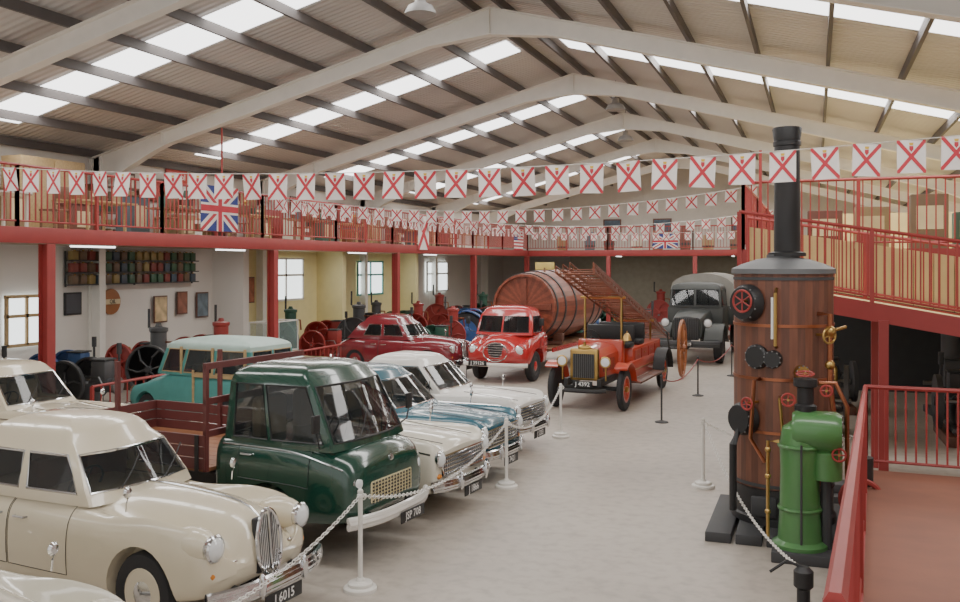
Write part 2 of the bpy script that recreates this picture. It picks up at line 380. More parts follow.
def plate(root,x,z,txt,w=.5,y=0,h=.12,name='number_plate'):
    mb=MB();mb.box((x,y,z),(.015,w,h),BLACK,.004)
    if txt:mb.text(txt,h*.95,FX(x+.0095,y,z),M('plate_white','e8e8e6',.5))
    mb.make(name,root,'black plate with white characters')
def bumper(root,x,z,w,mat=CHR,over=.35,h=.09,name='bumper'):
    mb=MB();p=[]
    for i in range(13):
        u=-1+2*i/12;p.append((x-.16*abs(u)**3.2,u*w,z))
    for dz in(-.025,.0,.025):mb.tube([(q[0]+(.012 if dz==0 else 0),q[1],z+dz*h/.09*1.2) for q in p],h*.36,mat,8)
    for s in(-1,1):
        if over:mb.sph((x+.03,s*over,z+.02),(.04,.035,.11),mat,10,6)
        mb.box((x-.12,s*w*.5,z),(.22,.04,.04),DARK)
    mb.make(name,root)
def mirror(root,x,y,z):
    mb=MB();mb.tube([(x,y,z-.12),(x+.01,y,z-.04),(x+.03,y,z)],.008,CHR);mb.lathe([(0,-.03),(.035,-.02),(.05,0),(.045,.008),(0,.008)],14,CHR,T(x+.02,y,z+.04)@Matrix.Rotation(-pi/2,4,'Y'));mb.make('wing_mirror',root)
def seats(root,xs,y,z,mat,w=.55):
    for x in xs:
        for s in(-1,1):
            mb=MB();mb.box((x,s*y,z-.15),(.16,w,.6),mat,.06);mb.make('seat',root)
def steer(root,x,y,z):
    mb=MB();X=T(x,y,z)@Matrix.Rotation(-radians(60),4,'Y');mb.torus(.19,.012,BLACK,X,20,6)
    for a in(0,2.1,4.2):mb.cyl(X@Vector((0,0,0)),X@Vector((.19*cos(a),.19*sin(a),0)),.008,BLACK,6)
    mb.cyl((x,y,z),(x+.3,y,z-.25),.015,BLACK,6);mb.make('steering_wheel',root)
def doors(root,st,ranges,paint,v0=2.35,v1=4.75,hv=4.0):
    for x0,x1,hx in ranges:
        for s in(-1,1):
            nx,nv=10,8;o=Vector((0,s*.004,0));g=[[S(st,tx(st,x0+(x1-x0)*i/nx),v0+(v1-v0)*j/nv,s)+o for j in range(nv+1)] for i in range(nx+1)]
            mb=MB();mb.add([p for r in g for p in r],[(i*(nv+1)+j,(i+1)*(nv+1)+j,(i+1)*(nv+1)+j+1,i*(nv+1)+j+1) for i in range(nx) for j in range(nv)],paint)
            loop=[g[i][0] for i in range(nx+1)]+[g[nx][j] for j in range(1,nv+1)]+[g[i][nv] for i in range(nx-1,-1,-1)]+[g[0][j] for j in range(nv-1,0,-1)]
            mb.tube(loop,.004,BLACK,4,True);d=mb.make('door',root)
            if hx is not None:
                p=S(st,tx(st,hx),hv,s);mb=MB();mb.tube([p+Vector((-.08,0,0)),p+Vector((-.07,s*.035,0)),p+Vector((.07,s*.035,0)),p+Vector((.08,0,0))],.011,CHR);mb.make('door_handle',d)
def strip(root,st,x0,x1,v,mat=CHR,r=.012,name='side_trim'):
    for s in(-1,1):
        mb=MB();mb.tube([S(st,tx(st,x0+(x1-x0)*i/20),v,s) for i in range(21)],r,mat,6);mb.make(name,root)
def wipers(root,x,z,dx):
    for y in(-.35,.2):
        mb=MB();mb.tube([(x,y,z),(x+dx*.5,y+.18,z+.13),(x+dx,y+.32,z+.26)],.007,BLACK);mb.make('wiper',root)
def arch(c,x,s,z,R,y0=.55):c.cyl((x,s*y0,z),(x,s*1.3,z),R,BLACK,28)
ST50=[(-2.14,.42,.40,.52,.60,.61,.62),(-2.02,.60,.32,.62,.74,.76,.77),(-1.6,.72,.28,.76,.90,.94,.96),(-1.0,.78,.26,.82,.95,.99,1.02),(-.3,.785,.25,.82,.94,.98,1.02),(.35,.785,.25,.8,.93,.97,1.04),(.8,.785,.26,.80,.92,.86,1.06),(1.3,.79,.28,.80,.95,.76,1.04),(1.7,.78,.32,.78,.92,.68,1.0),(1.92,.72,.36,.70,.84,.62,.93),(2.03,.60,.42,.60,.68,.58,.82),(2.08,.42,.48,.56,.60,.58,.68)]
GH50=[(.95,.54,-1.62,.70),(1.05,.48,-1.50,.69),(1.35,.24,-1.22,.61),(1.44,.10,-1.06,.54)]
def front50(root,txt,paint):
    g=MB();X=T(2.06,0,.68)@Matrix.Rotation(-radians(6),4,'Y')
    g.box((0,0,0),(.06,.3,.46),BLACK,.02,X)
    loop=[X@Vector((.04,.17*cos(a)*(1 if sin(a)<.3 else .93),.28*sin(a))) for a in [2*pi*i/28 for i in range(28)]]
    g.tube(loop,.018,CHR,6,True)
    for i in range(-6,7):
        y=i*.024;h=.27*sqrt(max(0.05,1-(y/.17)**2));g.cyl(X@Vector((.045,y,-h)),X@Vector((.045,y,h)),.005,CHR,6)
    g.cyl(X@Vector((.055,0,-.27)),X@Vector((.055,0,.29)),.012,CHR,8);g.make('grille',root,'tall narrow chrome radiator grille')
    for s in(-1,1):
        g=MB();c=Vector((1.98,s*.4,.52));g.sph(c,(.05,.16,.09),BLACK,14,8)
        g.tube([c+Vector((.05-.03*abs(cos(a)),.17*cos(a),.09*sin(a))) for a in [2*pi*i/20 for i in range(20)]],.014,CHR,6,True)
        for z in(-.045,-.015,.015,.045):g.tube([c+Vector((.03,-.14,z)),c+Vector((.065,0,z)),c+Vector((.03,.14,z))],.007,CHR)
        g.make('side_grille',root,'chrome slotted side grille')
        h=MB();h.sph((1.76,s*.6,.765),(.27,.15,.15),paint,20,12);h.make('lamp_pod',root)
        headlamp(root,1.99,s*.605,.765,.105)
        h=MB();h.sph((1.98,s*.62,.55),(.04,.04,.04),AMB,10,6);h.make('side_lamp',root)
        mirror(root,1.05,s*.7,1.1)
    bumper(root,2.24,.4,.8,CHR,.3,.11);plate(root,2.27,.26,txt,.52)
    mb=MB();mb.tube([S(ST50,tx(ST50,.6+1.4*i/12),8)+Vector((0,0,.006)) for i in range(13)],.01,CHR);mb.make('bonnet_trim',root)
def car50(label,loc,rz,paint,txt,sc=(1,1,1.04)):
    root=thing('car',label,'car',loc,rz);root.scale=sc
    b=shell(ST50,paint).make('body',root,ang=40)
    c=MB()
    for s in(-1,1):arch(c,1.28,s,.34,.40);arch(c,-1.28,s,.28,.37,.62)
    boolcut(b,c)
    greenhouse(root,GH50,paint,side=((0,.05,.38,.44,.74,.97,1),'PAPBPP'),crown=.18,bulge=.12,rb=.14)
    for x in(1.28,-1.28):
        for s in(-1,1):wheel(root,x,s*.67,.34,.16,CHR,paint)
    front50(root,txt,paint);doors(root,ST50,((-.42,.38,-.25),(-.92,-.44,-.6)),paint,2.35,5.2);seats(root,(-.35,-1.2),.3,1.12,SEAT);steer(root,.1,-.32,1.05);wipers(root,.62,1.06,-.1)
    bumper(root,-2.05,.42,.72,CHR,0,name='rear_bumper');return root
ST60=[(-2.12,.62,.42,.72,.80,.80,.80),(-2.05,.72,.34,.78,.90,.88,.89),(-1.3,.775,.27,.8,.93,.92,.94),(-.4,.79,.25,.8,.91,.92,.94),(.5,.79,.25,.8,.91,.91,.95),(1.2,.785,.26,.8,.92,.87,.95),(1.8,.775,.28,.8,.92,.84,.92),(2.04,.765,.32,.78,.89,.82,.87),(2.12,.73,.40,.70,.80,.78,.8)]
GH60=[(.91,.66,-1.38,.71),(.97,.59,-1.28,.70),(1.33,.20,-.98,.62),(1.39,.10,-.88,.57)]
def car60(label,loc,rz,paint,txt,roofm=None,lampr=.09,gh=GH60,side=((0,.05,.44,.49,.9,1),'PAPBP'),bm=CHR,sc=(1,1,1.05)):
    root=thing('car',label,'car',loc,rz);root.scale=sc
    b=shell(ST60,paint).make('body',root,ang=40);c=MB()
    for s in(-1,1):
        for x in(1.3,-1.25):arch(c,x,s,.31,.37)
    boolcut(b,c);greenhouse(root,gh,roofm or paint,side=side)
    for x in(1.3,-1.25):
        for s in(-1,1):wheel(root,x,s*.68,.31,.15,CHR,paint)
    g=MB();g.box((2.12,0,.62),(.05,1.14,.24),BLACK,.02)
    g.tube([(2.15,y,z) for y,z in((-.56,.51),(.56,.51),(.6,.62),(.56,.74),(-.56,.74),(-.6,.62))],.016,CHR,6,True)
    for z in(.555,.60,.645,.69):g.tube([(2.145,-.56,z),(2.165,0,z),(2.145,.56,z)],.008,CHR)
    for i in range(-9,10):g.cyl((2.15,i*.058,.52),(2.15,i*.058,.73),.004,CHR,5)
    g.make('grille',root,'wide chrome grille')
    for s in(-1,1):
        headlamp(root,2.13,s*.64,.72,lampr)
        h=MB();h.sph((2.12,s*.64,.52),(.03,.06,.03),AMB,10,6);h.make('side_lamp',root);mirror(root,1.25,s*.68,1.04)
    bumper(root,2.27,.42,.8,bm,.36,.1);plate(root,2.29,.29,txt,.5);bumper(root,-2.15,.45,.75,bm,0,name='rear_bumper')
    strip(root,ST60,-2.0,2.05,4.0);doors(root,ST60,((-.3,.55,-.15),(-.86,-.32,-.75)),paint,hv=3.7);seats(root,(-.25,-1.05),.3,1.08,SEATB);steer(root,.2,-.32,.98);wipers(root,.72,.98,-.15)
    for i in(-1,1):
        mb=MB();mb.tube([(1.0,i*.42,.94),(2.05,i*.42,.86)],.005,BLACK);mb.make('bonnet_seam',root)
    return root
R6=radians(-6)
car50('cream 1950s saloon seen over its bonnet and windscreen',(-6.45,4.75,0),R6,CREAM2,'')
car50('cream 1950s saloon, tall chrome grille, flowing wings, beside green pickup',(-6.8,7.5,0),R6,CREAM,'J 6015',(1,1,1.09))
car60('cream 1960s saloon with wide chrome grille next to green pickup',(-6.55,11.72,0),R6,CREAM2,'J 1866',sc=(1,1,1.12))
car60('teal blue saloon parked between two pale cars',(-6.65,13.65,0),R6,TEAL,'J 7421',sc=(1,1,1.09))
car60('white saloon with chrome trim at end of chained row',(-6.85,15.9,0),R6,WHT,'J 5203',sc=(1,1,1.08))
car60('cream saloon parked close to the red gallery column',(-12.7,11.95,0),R6,CREAM,'',gh=[(.91,.66,-1.38,.71),(.97,.59,-1.28,.70),(1.38,.20,-.98,.62),(1.46,.10,-.88,.57)])
car50('maroon rounded saloon with tall roof beside red lorry',(-11.75,25.5,0),R6,MAROON,'',(1,1,1.1))
def estate(loc,rz,sc):
    root=thing('estate_car','pale teal closed estate car with varnished wood framed windows','car',loc,rz);root.scale=sc
    st=[(-1.95,.70,.42,.92,1.02,1.02,1.02),(-1.9,.74,.36,.96,1.08,1.08,1.08),(-.8,.76,.3,.96,1.08,1.08,1.08),(.4,.76,.28,.94,1.06,1.06,1.08),(.9,.74,.3,.84,.94,.92,1.02),(1.4,.72,.34,.74,.84,.78,.94),(1.75,.66,.4,.66,.76,.68,.82),(1.9,.5,.46,.58,.62,.6,.66)]
    b=shell(st,TEALL).make('body',root,ang=40);c=MB()
    for s in(-1,1):
        for x in(1.2,-1.2):arch(c,x,s,.33,.38,.5)
    boolcut(b,c)
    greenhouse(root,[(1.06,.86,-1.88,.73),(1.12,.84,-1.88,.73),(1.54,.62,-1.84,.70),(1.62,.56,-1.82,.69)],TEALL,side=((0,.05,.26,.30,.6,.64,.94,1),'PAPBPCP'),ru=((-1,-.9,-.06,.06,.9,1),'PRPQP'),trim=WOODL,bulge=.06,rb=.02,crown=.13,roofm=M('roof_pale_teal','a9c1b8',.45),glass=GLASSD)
    for x in(1.2,-1.2):
        for s in(-1,1):wheel(root,x,s*.62,.33,.15,CHR,TEALL)
    for s in(-1,1):
        w=MB()
        for x in(-1.85,-1.05,-.3):w.box((x,s*.765,.8),(.06,.02,.75),WOODL)
        for z in(.5,1.08):w.box((-1.08,s*.768,z),(1.6,.02,.06),WOODL)
        for x in(-1.74,-.82,.1):w.box((x,s*.72,1.34),(.06,.03,.5),WOODL)
        w.make('wood_frame',root,'varnished light wood framing')
    w=MB()
    for y in(-.6,0,.6):w.box((-1.95,y,.8),(.03,.06,.7),WOODL)
    w.box((-1.95,0,1.08),(.03,1.3,.06),WOODL);w.box((-1.95,0,.5),(.03,1.3,.06),WOODL);w.make('tailgate_frame',root,'varnished light wood framing')
    for s in(-1,1):headlamp(root,1.8,s*.5,.68,.09)
    bumper(root,2.05,.4,.7);seats(root,(-.1,-1.0),.3,1.12,SEAT)
    g=MB();g.box((1.88,0,.62),(.05,.4,.3),CHR,.02);g.make('grille',root)
estate((-11.5,15.6,0),radians(174),(.86,.95,1.06))
# ---------------------------------------------------------------- green pickup
def pickup(loc,rz):
    root=thing('pickup_truck','dark green forward control dropside pickup with cream grille','truck',loc,rz);root.scale=(1,1,1.07)
    st=[(.28,.80,.45,1.05,1.17,1.18,1.18),(.34,.83,.42,1.1,1.22,1.22,1.22),(.9,.85,.4,1.1,1.22,1.22,1.22),(1.4,.85,.4,1.08,1.2,1.2,1.22),(1.8,.84,.42,1.0,1.13,1.17,1.21),(2.02,.80,.45,.94,1.06,1.11,1.15),(2.12,.72,.5,.86,.97,1.02,1.05),(2.15,.62,.54,.82,.92,.96,.98)]
    b=shell(st,GREEN).make('cab_body',root,ang=40);c=MB()
    for s in(-1,1):arch(c,1.05,s,.36,.44,.6)
    boolcut(b,c)
    greenhouse(root,[(1.16,1.86,.36,.80),(1.24,1.83,.36,.80),(1.80,1.53,.38,.73),(1.89,1.42,.40,.69)],GREEN,side=((0,.06,.52,.56,.9,1),'PAPBP'),trim=BLACK,bulge=.1,rb=.0,name='cab_roof',crown=.13)
    for x,y in((1.05,.72),(-1.35,.70)):
        for s in(-1,1):wheel(root,x,s*y,.35,.17,CHR,CREAM)
    GC=M('grille_cream','d9cba0',.35,coat=.5)
    g=MB();g.box((2.13,0,.72),(.06,.9,.24),GC,.03)
    for i in range(6):g.box((2.165,0,.63+i*.036),(.015,.84,.016),BLACK)
    for i in range(-6,7):g.box((2.17,i*.065,.72),(.015,.012,.22),GC)
    g.make('grille',root,'cream slatted grille')
    for s in(-1,1):
        headlamp(root,2.08,s*.62,.84,.10);h=MB();h.sph((2.06,s*.66,.64),(.03,.035,.035),AMB,10,6);h.make('side_lamp',root)
        mb=MB();mb.tube([(1.72,s*.8,1.2),(1.8,s*.93,1.28),(1.8,s*.98,1.42)],.01,BLACK);mb.box((1.8,s*.98,1.48),(.03,.13,.18),BLACK,.01);mb.make('wing_mirror',root)
    bumper(root,2.28,.48,.84,WHT,0,.10);plate(root,2.34,.4,'JSP 708',.52,.15)
    mb=MB();mb.lathe([(.05,0),(.05,.015),(0,.02)],14,CHR,T(2.13,0,1.0)@Matrix.Rotation(pi/2,4,'Y'));mb.make('badge',root)
    doors(root,st,((.62,1.6,.75),),GREEN,3.1,5.2,3.9);steer(root,1.5,-.35,1.3);seats(root,(.7,),.38,1.5,SEATB,.5);wipers(root,1.95,1.26,-.12)
    strip(root,st,.36,2.0,4.3,CHR,.009)
    for s in(-1,1):
        c=MB();c.box((-.9,s*.35,.62),(2.8,.08,.14),BLACK);c.make('chassis_rail',root)
    f=MB()
    for i in range(9):f.box((-1.1,-.8+i*.2,.86),(2.6,.19,.04),BEDW)
    f.make('bed_floor',root,'brown timber bed boards')
    MR=M('maroon_board','5c2c2a',.5)
    for s in(-1,1):
        f=MB()
        for i in range(3):f.box((-1.1,s*.92,.93+i*.125),(2.62,.03,.115),MR)
        for x in(-2.3,-1.1,.1):f.box((x,s*.945,1.04),(.05,.02,.4),BLACK)
        f.make('side_board',root,'dark red dropside board')
    f=MB()
    for i in range(3):f.box((-2.41,0,.93+i*.125),(.03,1.82,.115),MR)
    f.make('tailboard',root)
    f=MB()
    for y in(-.9,.9):f.box((.2,y,1.42),(.05,.05,1.14),MR)
    for z in(1.98,1.6,1.25):f.box((.2,0,z),(.04,1.85,.07),MR)
    f.make('headboard',root,'dark red headboard frame')
    for y in(-.9,.9):
        f=MB();f.box((-1.2,y,1.45),(.05,.05,1.05),MR);f.make('stake',root)
    return root
pickup((-6.7,9.8,0),R6)
# ---------------------------------------------------------------- red lorry & barrel
def lorry(loc,rz):
    root=thing('lorry','red 1950s flatbed lorry carrying a giant wooden barrel','truck',loc,rz)
    st=[(2.35,.92,.5,1.2,1.34,1.35,1.36),(2.42,.96,.48,1.25,1.38,1.38,1.38),(2.9,.98,.48,1.22,1.35,1.36,1.38),(3.3,.97,.5,1.12,1.26,1.28,1.36),(3.7,.94,.5,1.0,1.16,1.10,1.32),(3.92,.86,.54,.9,1.04,.98,1.22),(4.03,.68,.6,.80,.92,.90,1.04),(4.06,.5,.66,.76,.84,.84,.92)]
    b=shell(st,LRED).make('cab_body',root,ang=40);c=MB()
    for s in(-1,1):arch(c,3.2,s,.43,.52,.7)
    boolcut(b,c)
    greenhouse(root,[(1.3,3.42,2.4,.90),(1.38,3.38,2.4,.89),(1.82,3.22,2.42,.83),(1.93,3.1,2.44,.78)],LRED,side=((0,.07,.70,.76,.92,1),'PAPPP'),fu=((-1,-.9,-.5,-.04,.04,.5,.9,1),'PFFPGGP'),trim=BLACK,bulge=.16,rb=0,name='cab_roof',crown=.18)
    for x,y in((3.2,.8),(-2.2,.82)):
        for s in(-1,1):wheel(root,x,s*y,.43,.22,LRED,BLACK)
    g=MB();g.sph((3.98,0,.86),(.1,.36,.26),BLACK,20,10)
    for i in range(7):
        z=.66+i*.065;w=.34*sqrt(max(.1,1-((z-.86)/.27)**2));g.tube([(4.03,-w,z),(4.09,0,z),(4.03,w,z)],.009,CHR)
    g.tube([(4.05,.36*cos(2*pi*i/24),.86+.26*sin(2*pi*i/24)) for i in range(24)],.018,CHR,6,True);g.make('grille',root,'oval chrome barred grille')
    for s in(-1,1):
        h=MB();h.sph((3.78,s*.68,.92),(.24,.17,.17),LRED,18,10);h.make('lamp_pod',root)
        headlamp(root,3.97,s*.68,.92,.12);h=MB();h.sph((3.94,s*.74,.68),(.05,.05,.05),AMB,10,6);h.make('side_lamp',root)
        mb=MB();mb.tube([(3.3,s*.9,1.35),(3.35,s*1.08,1.4),(3.35,s*1.12,1.6)],.012,BLACK);mb.box((3.35,s*1.12,1.68),(.03,.14,.2),BLACK,.01);mb.make('wing_mirror',root)
    bumper(root,4.18,.52,.95,WHT,0,.08);plate(root,4.24,.56,'J 39126',.55,-.45,.14)
    doors(root,st,((2.5,3.05,2.6),),LRED,3.2,5.1,3.9);seats(root,(2.65,),.4,1.6,SEAT,.55)
    for s in(-1,1):
        c=MB();c.box((-.3,s*.4,.68),(6.6,.1,.16),BLACK);c.make('chassis_rail',root)
    f=MB()
    for i in range(10):f.box((-.7,-.945+i*.21,.8),(5.9,.2,.06),WOOD)
    for s in(-1,1):f.box((-.7,s*1.07,.8),(5.9,.04,.12),LRED)
    f.make('flatbed',root,'timber flatbed with red side raves');return root
K=radians(-93)
lorry((-8.1,28.1,0),K)
bar=thing('barrel','giant red-brown wooden barrel with dark iron hoops lying on lorry','barrel',(-8.0,28.9,2.02),K)
prf=[(.98,-2.75),(1.03,-2.2),(1.09,-1.2),(1.11,0),(1.09,1.2),(1.03,2.2),(.98,2.75)]
X=Matrix.Rotation(pi/2,4,'Y')
mb=MB();mb.lathe(prf+[(.91,2.75),(.91,2.66),(0,2.66)],44,[BARW,BARW2],X);mb.make('staves',bar,flat=True)
for x in(-2.55,-1.9,-1.0,1.0,1.9,2.55):
    mb=MB();rr=.98+.135*(1-(x/2.75)**2);mb.lathe([(rr+.0,x-.05),(rr+.022,x-.05),(rr+.022,x+.05),(rr,x+.05)],44,DARK,X);mb.make('hoop',bar,'dark iron hoop')
for x in(-1.7,1.7):
    mb=MB();mb.box((x,0,-1.12),(.25,1.7,.12),WOOD2,.01)
    for s in(-1,1):mb.box((x,s*.75,-.95),(.25,.3,.25),WOOD2,.03)
    mb.make('cradle',bar)
mb=MB();mb.box((2.69,0,0),(.05,.16,1.72),BARW2);mb.box((2.69,0,0),(.04,1.72,.16),BARW2);mb.make('head_brace',bar)
mb=MB();mb.box((0,0,.12),(.03,.6,.22),M('sign_yellow','d2bd6a',.6),.005);mb.box((0,0,0),(.05,.05,.14),WOOD);mb.make('notice_board',None,'small pale yellow notice on top of barrel','sign',(-7.7,26.9,3.12),K)
# ---------------------------------------------------------------- fire engine
def arcstrip(pts,y0,y1,mat,t=.03):
    m=MB();v=[];f=[]
    for p in pts:v+=[(p[0],y0,p[1]),(p[0],y1,p[1]),(p[0],y1,p[1]-t),(p[0],y0,p[1]-t)]
    for i in range(len(pts)-1):
        for j in range(4):f.append((i*4+j,(i+1)*4+j,(i+1)*4+(j+1)%4,i*4+(j+1)%4))
    return m.add(v,f,mat)
def fire(loc,rz):
    root=thing('fire_engine','vintage orange-red open fire engine with brass radiator and lamps','fire engine',loc,rz)
    for s in(-1,1):
        c=MB();c.box((-.1,s*.38,.66),(5.7,.09,.16),BLACK);c.make('chassis_rail',root)
    for x in(2.15,-1.9):
        c=MB();c.cyl((x,-.75,.48),(x,.75,.48),.05,BLACK);c.make('axle',root)
    for x in(2.15,-1.95):
        for s in(-1,1):wheel(root,x,s*.8,.48,.15,BRASS,FRED,True)
    r=MB();r.box((2.55,0,1.05),(.16,.66,.72),BRASS,.05);r.box((2.635,0,1.02),(.02,.5,.54),BLACK)
    for i in range(-5,6):r.box((2.648,i*.045,1.02),(.008,.006,.54),STEEL)
    r.sph((2.55,0,1.42),(.09,.16,.07),BRASS,14,8);r.cyl((2.55,0,1.45),(2.55,0,1.55),.03,BRASS);r.make('radiator',root,'brass radiator shell')
    b=MB();sec=[]
    for x,w,h in((2.47,.31,1.38),(1.3,.44,1.46)):
        sec.append([(x,-w,.75),(x,-w,h-.2),(x,-w*.75,h-.05),(x,0,h),(x,w*.75,h-.05),(x,w,h-.2),(x,w,.75)])
    b.add(sec[0]+sec[1],[(i+7,i,(i+1)%7,(i+1)%7+7) for i in range(7)]+[tuple(range(7)),tuple(range(13,6,-1))],FRED)
    for i in range(9):
        for s in(-1,1):b.box((1.5+i*.09,s*(.43-.1*(i*.09+.2)),1.0),(.02,.02,.28),BLACK)
    b.make('bonnet',root,'orange-red bonnet with louvres',ang=25)
    b=MB();b.box((1.18,0,1.12),(.22,1.1,.78),FRED,.05);b.box((1.1,0,.78),(.6,1.2,.1),FRED,.02);b.make('scuttle',root)
    for s in(-1,1):
        arcstrip([(1.2,.55)]+[(2.15+.6*cos(radians(165-i*10)),.48+.6*sin(radians(165-i*10))) for i in range(12)],s*.66,s*.96,FRED).make('front_mudguard',root)
        arcstrip([(-1.95+.6*cos(radians(175-i*14)),.48+.6*sin(radians(175-i*14))) for i in range(13)],s*.68,s*.98,BLACK).make('rear_mudguard',root)
        l=MB();X=T(2.62,s*.5,1.12)@Matrix.Rotation(pi/2,4,'Y')
        l.lathe([(0,-.14),(.08,-.12),(.12,-.02),(.13,.03),(.115,.04)],20,BRASS,X);l.lathe([(.115,.035),(.06,.05),(0,.055)],20,LENS,X);l.cyl((2.6,s*.5,.7),(2.6,s*.5,1.0),.02,BRASS);l.make('headlamp',root,'brass headlamp')
        rb=MB();rb.box((-.2,s*.82,.52),(2.7,.3,.05),WOOD2,.01);rb.box((-.3,s*.62,.75),(2.6,.1,.42),FRED,.02);rb.box((-.3,s*.675,.75),(2.3,.01,.02),BRASS);rb.make('running_board',root)
    b=MB();b.box((-1.0,0,1.02),(3.1,1.25,.5),FRED,.03)
    for s in(-1,1):
        for x in(-2.1,-1.35,-.6,.1):b.box((x,s*.635,1.02),(.62,.012,.36),M('fire_red_dark','9c2a1a',.35));b.box((x,s*.645,1.08),(.06,.02,.03),BRASS)
    b.make('locker_body',root,'red locker body with brass handles')
    for x in(.55,-.55):
        q=MB();q.box((x,0,1.34),(.5,1.2,.14),BLACK,.05);q.box((x-.24,0,1.58),(.12,1.2,.45),BLACK,.05);q.make('seat',root,'black leather bench')
    steer(root,.95,-.3,1.55)
    for x,z0,z1 in((1.0,1.3,2.5),(-2.1,1.2,1.78)):
        gl=MB()
        for y in(-.45,.45):gl.tube([(x,y,z0),(x,y,z1)],.03,BRASS)
        gl.tube([(x,-.55,z1),(x,.55,z1)],.035,BRASS);gl.make('ladder_gallows',root,'brass ladder support frame')
    be=MB();be.lathe([(.12,0),(.1,.04),(.07,.13),(.03,.17),(0,.18)],18,BRASS,T(1.15,.62,1.5));be.tube([(1.15,.55,1.4),(1.15,.62,1.72)],.012,BRASS);be.make('bell',root,'brass bell')
    pu=MB();pu.box((-2.75,0,.95),(.45,.8,.6),DARK,.04)
    for s in(-1,1):pu.cyl((-2.7,s*.4,.95),(-2.7,s*.6,.95),.08,BRASS)
    pu.make('pump',root)
    h=MB()
    for i in range(5):h.torus(.2,.03,M('hose','b9a780',.9),T(-1.5,0,1.32+.05*i),20,6)
    h.make('hose_coil',root)
    bumper(root,2.95,.5,.55,BLACK,0,.07,'tow_bar');plate(root,2.72,.62,'J 4392',.46,0,.14);return root
fire((-4.72,22.75,0),radians(-93))
def ladder():
    L=thing('escape_ladder','wheeled wooden escape ladder laid over the fire engine','ladder')
    h=Vector((-4.85,19.3,3.12));f=Vector((-4.45,27.3,1.12));d=f-h;ax=Vector((1,.05,0)).normalized()
    LW=M('ladder_wood','7d4630',.45,var=.15)
    for k,(w,off,a,b) in enumerate(((.42,.0,0,1),(.34,.1,.03,.93),(.26,.2,.06,.86))):
        mb=MB();u=Vector((0,0,off))
        for s in(-1,1):
            p=[h+d*a+ax*s*w+u,h+d*b+ax*s*w+u];mb.tube(p,.035,LW,4);mb.tube([q+Vector((0,0,.13)) for q in p],.02,LW,4)
            for i in range(24):
                q=h+d*(a+(b-a)*i/23)+ax*s*w+u;mb.tube([q,q+Vector((0,0,.13))],.01,LW,4)
        n=28
        for i in range(n):
            q=h+d*(a+(b-a)*(i+.5)/n)+u;mb.tube([q-ax*w,q+ax*w],.016,LW,5)
        mb.make('ladder_section',L,flat=True)
    for s in(-1,1):
        c=Vector((-4.4,27.1,.85))+ax*s*.78;X=Matrix.Translation(c)@Matrix.Rotation(pi/2,4,'Y');w=MB();WW=M('wheel_wood','9a5a30',.45,var=.12);w.torus(.8,.045,WW,X,36,6);w.lathe([(.1,-.1),(.12,0),(.1,.1)],14,WW,X)
        for i in range(14):
            a=2*pi*i/14;w.cyl(X@Vector((0,0,0)),X@Vector((.79*cos(a),.79*sin(a),0)),.022,WW,6)
        w.make('ladder_wheel',L,'large spoked wooden wheel')
    mb=MB();c=Vector((-4.4,27.1,.85));mb.tube([c-ax*.9,c+ax*.9],.035,DARK)
    for s in(-1,1):mb.tube([c+ax*s*.4,c+ax*s*.4+Vector((0,-.4,.5))],.025,DARK)
    mb.make('axle',L)
ladder()
# ---------------------------------------------------------------- dark truck
def truck(loc,rz,sc):
    root=thing('army_lorry','dark grey bonneted army lorry with canvas covered back','truck',loc,rz);root.scale=(sc,)*3
    st=[(1.2,.55,.75,1.3,1.5,1.52,1.56),(1.8,.52,.75,1.28,1.46,1.48,1.53),(2.4,.48,.76,1.24,1.4,1.43,1.47),(2.75,.44,.78,1.18,1.32,1.36,1.4)]
    shell(st,OLIVE,16,20).make('bonnet',root)
    g=MB();g.box((2.78,0,1.05),(.06,.72,.66),BLACK,.03)
    for i in range(-6,7):g.box((2.83,i*.055,1.05),(.02,.02,.62),ENGK)
    g.make('grille',root)
    for s in(-1,1):
        arcstrip([(1.15,.62)]+[(2.1+.68*cos(radians(160-i*14)),.5+.68*sin(radians(160-i*14))) for i in range(11)],s*.5,s*1.02,OLIVE,.05).make('mudguard',root);headlamp(root,2.78,s*.62,1.22,.12,STEEL)
        wheel(root,2.1,s*.85,.5,.25,DARK,OLIVE);wheel(root,-2.1,s*.85,.5,.3,DARK,OLIVE)
    b=MB();b.box((.55,0,1.15),(1.3,1.7,.95),OLIVE,.06);b.make('cab_body',root)
    greenhouse(root,[(1.6,1.2,-.1,.84),(1.66,1.2,-.1,.84),(2.15,1.1,-.1,.8),(2.25,1.05,-.1,.78)],OLIVE,side=((0,.08,.8,.86,.93,1),'PAPPP'),fu=((-1,-.92,-.5,-.05,.05,.5,.92,1),'PFFPGGP'),trim=BLACK,bulge=.03,rb=0,name='cab_roof')
    for s in(-1,1):
        c=MB();c.box((-.3,s*.4,.75),(5.6,.1,.16),BLACK);c.make('chassis_rail',root)
    b=MB();b.box((-1.8,0,1.3),(3.2,2.0,.6),OLIVE,.03);b.make('cargo_body',root)
    cv=MB();pl=[(-1.0,1.6)]+[(-1.0*cos(pi*i/10),2.2+.45*sin(pi*i/10)) for i in range(11)]+[(1.0,1.6)]
    cv.ext(pl,0,3.1,CANV,T(-.25,0,0,rz=pi/2));cv.make('canvas_tilt',root,'grey canvas cover')
    bumper(root,3.0,.62,.95,DARK,0,.14);plate(root,3.08,.62,'J 14619',.5,0,.13)
truck((-3.85,33.8,0),radians(-92),1.12)
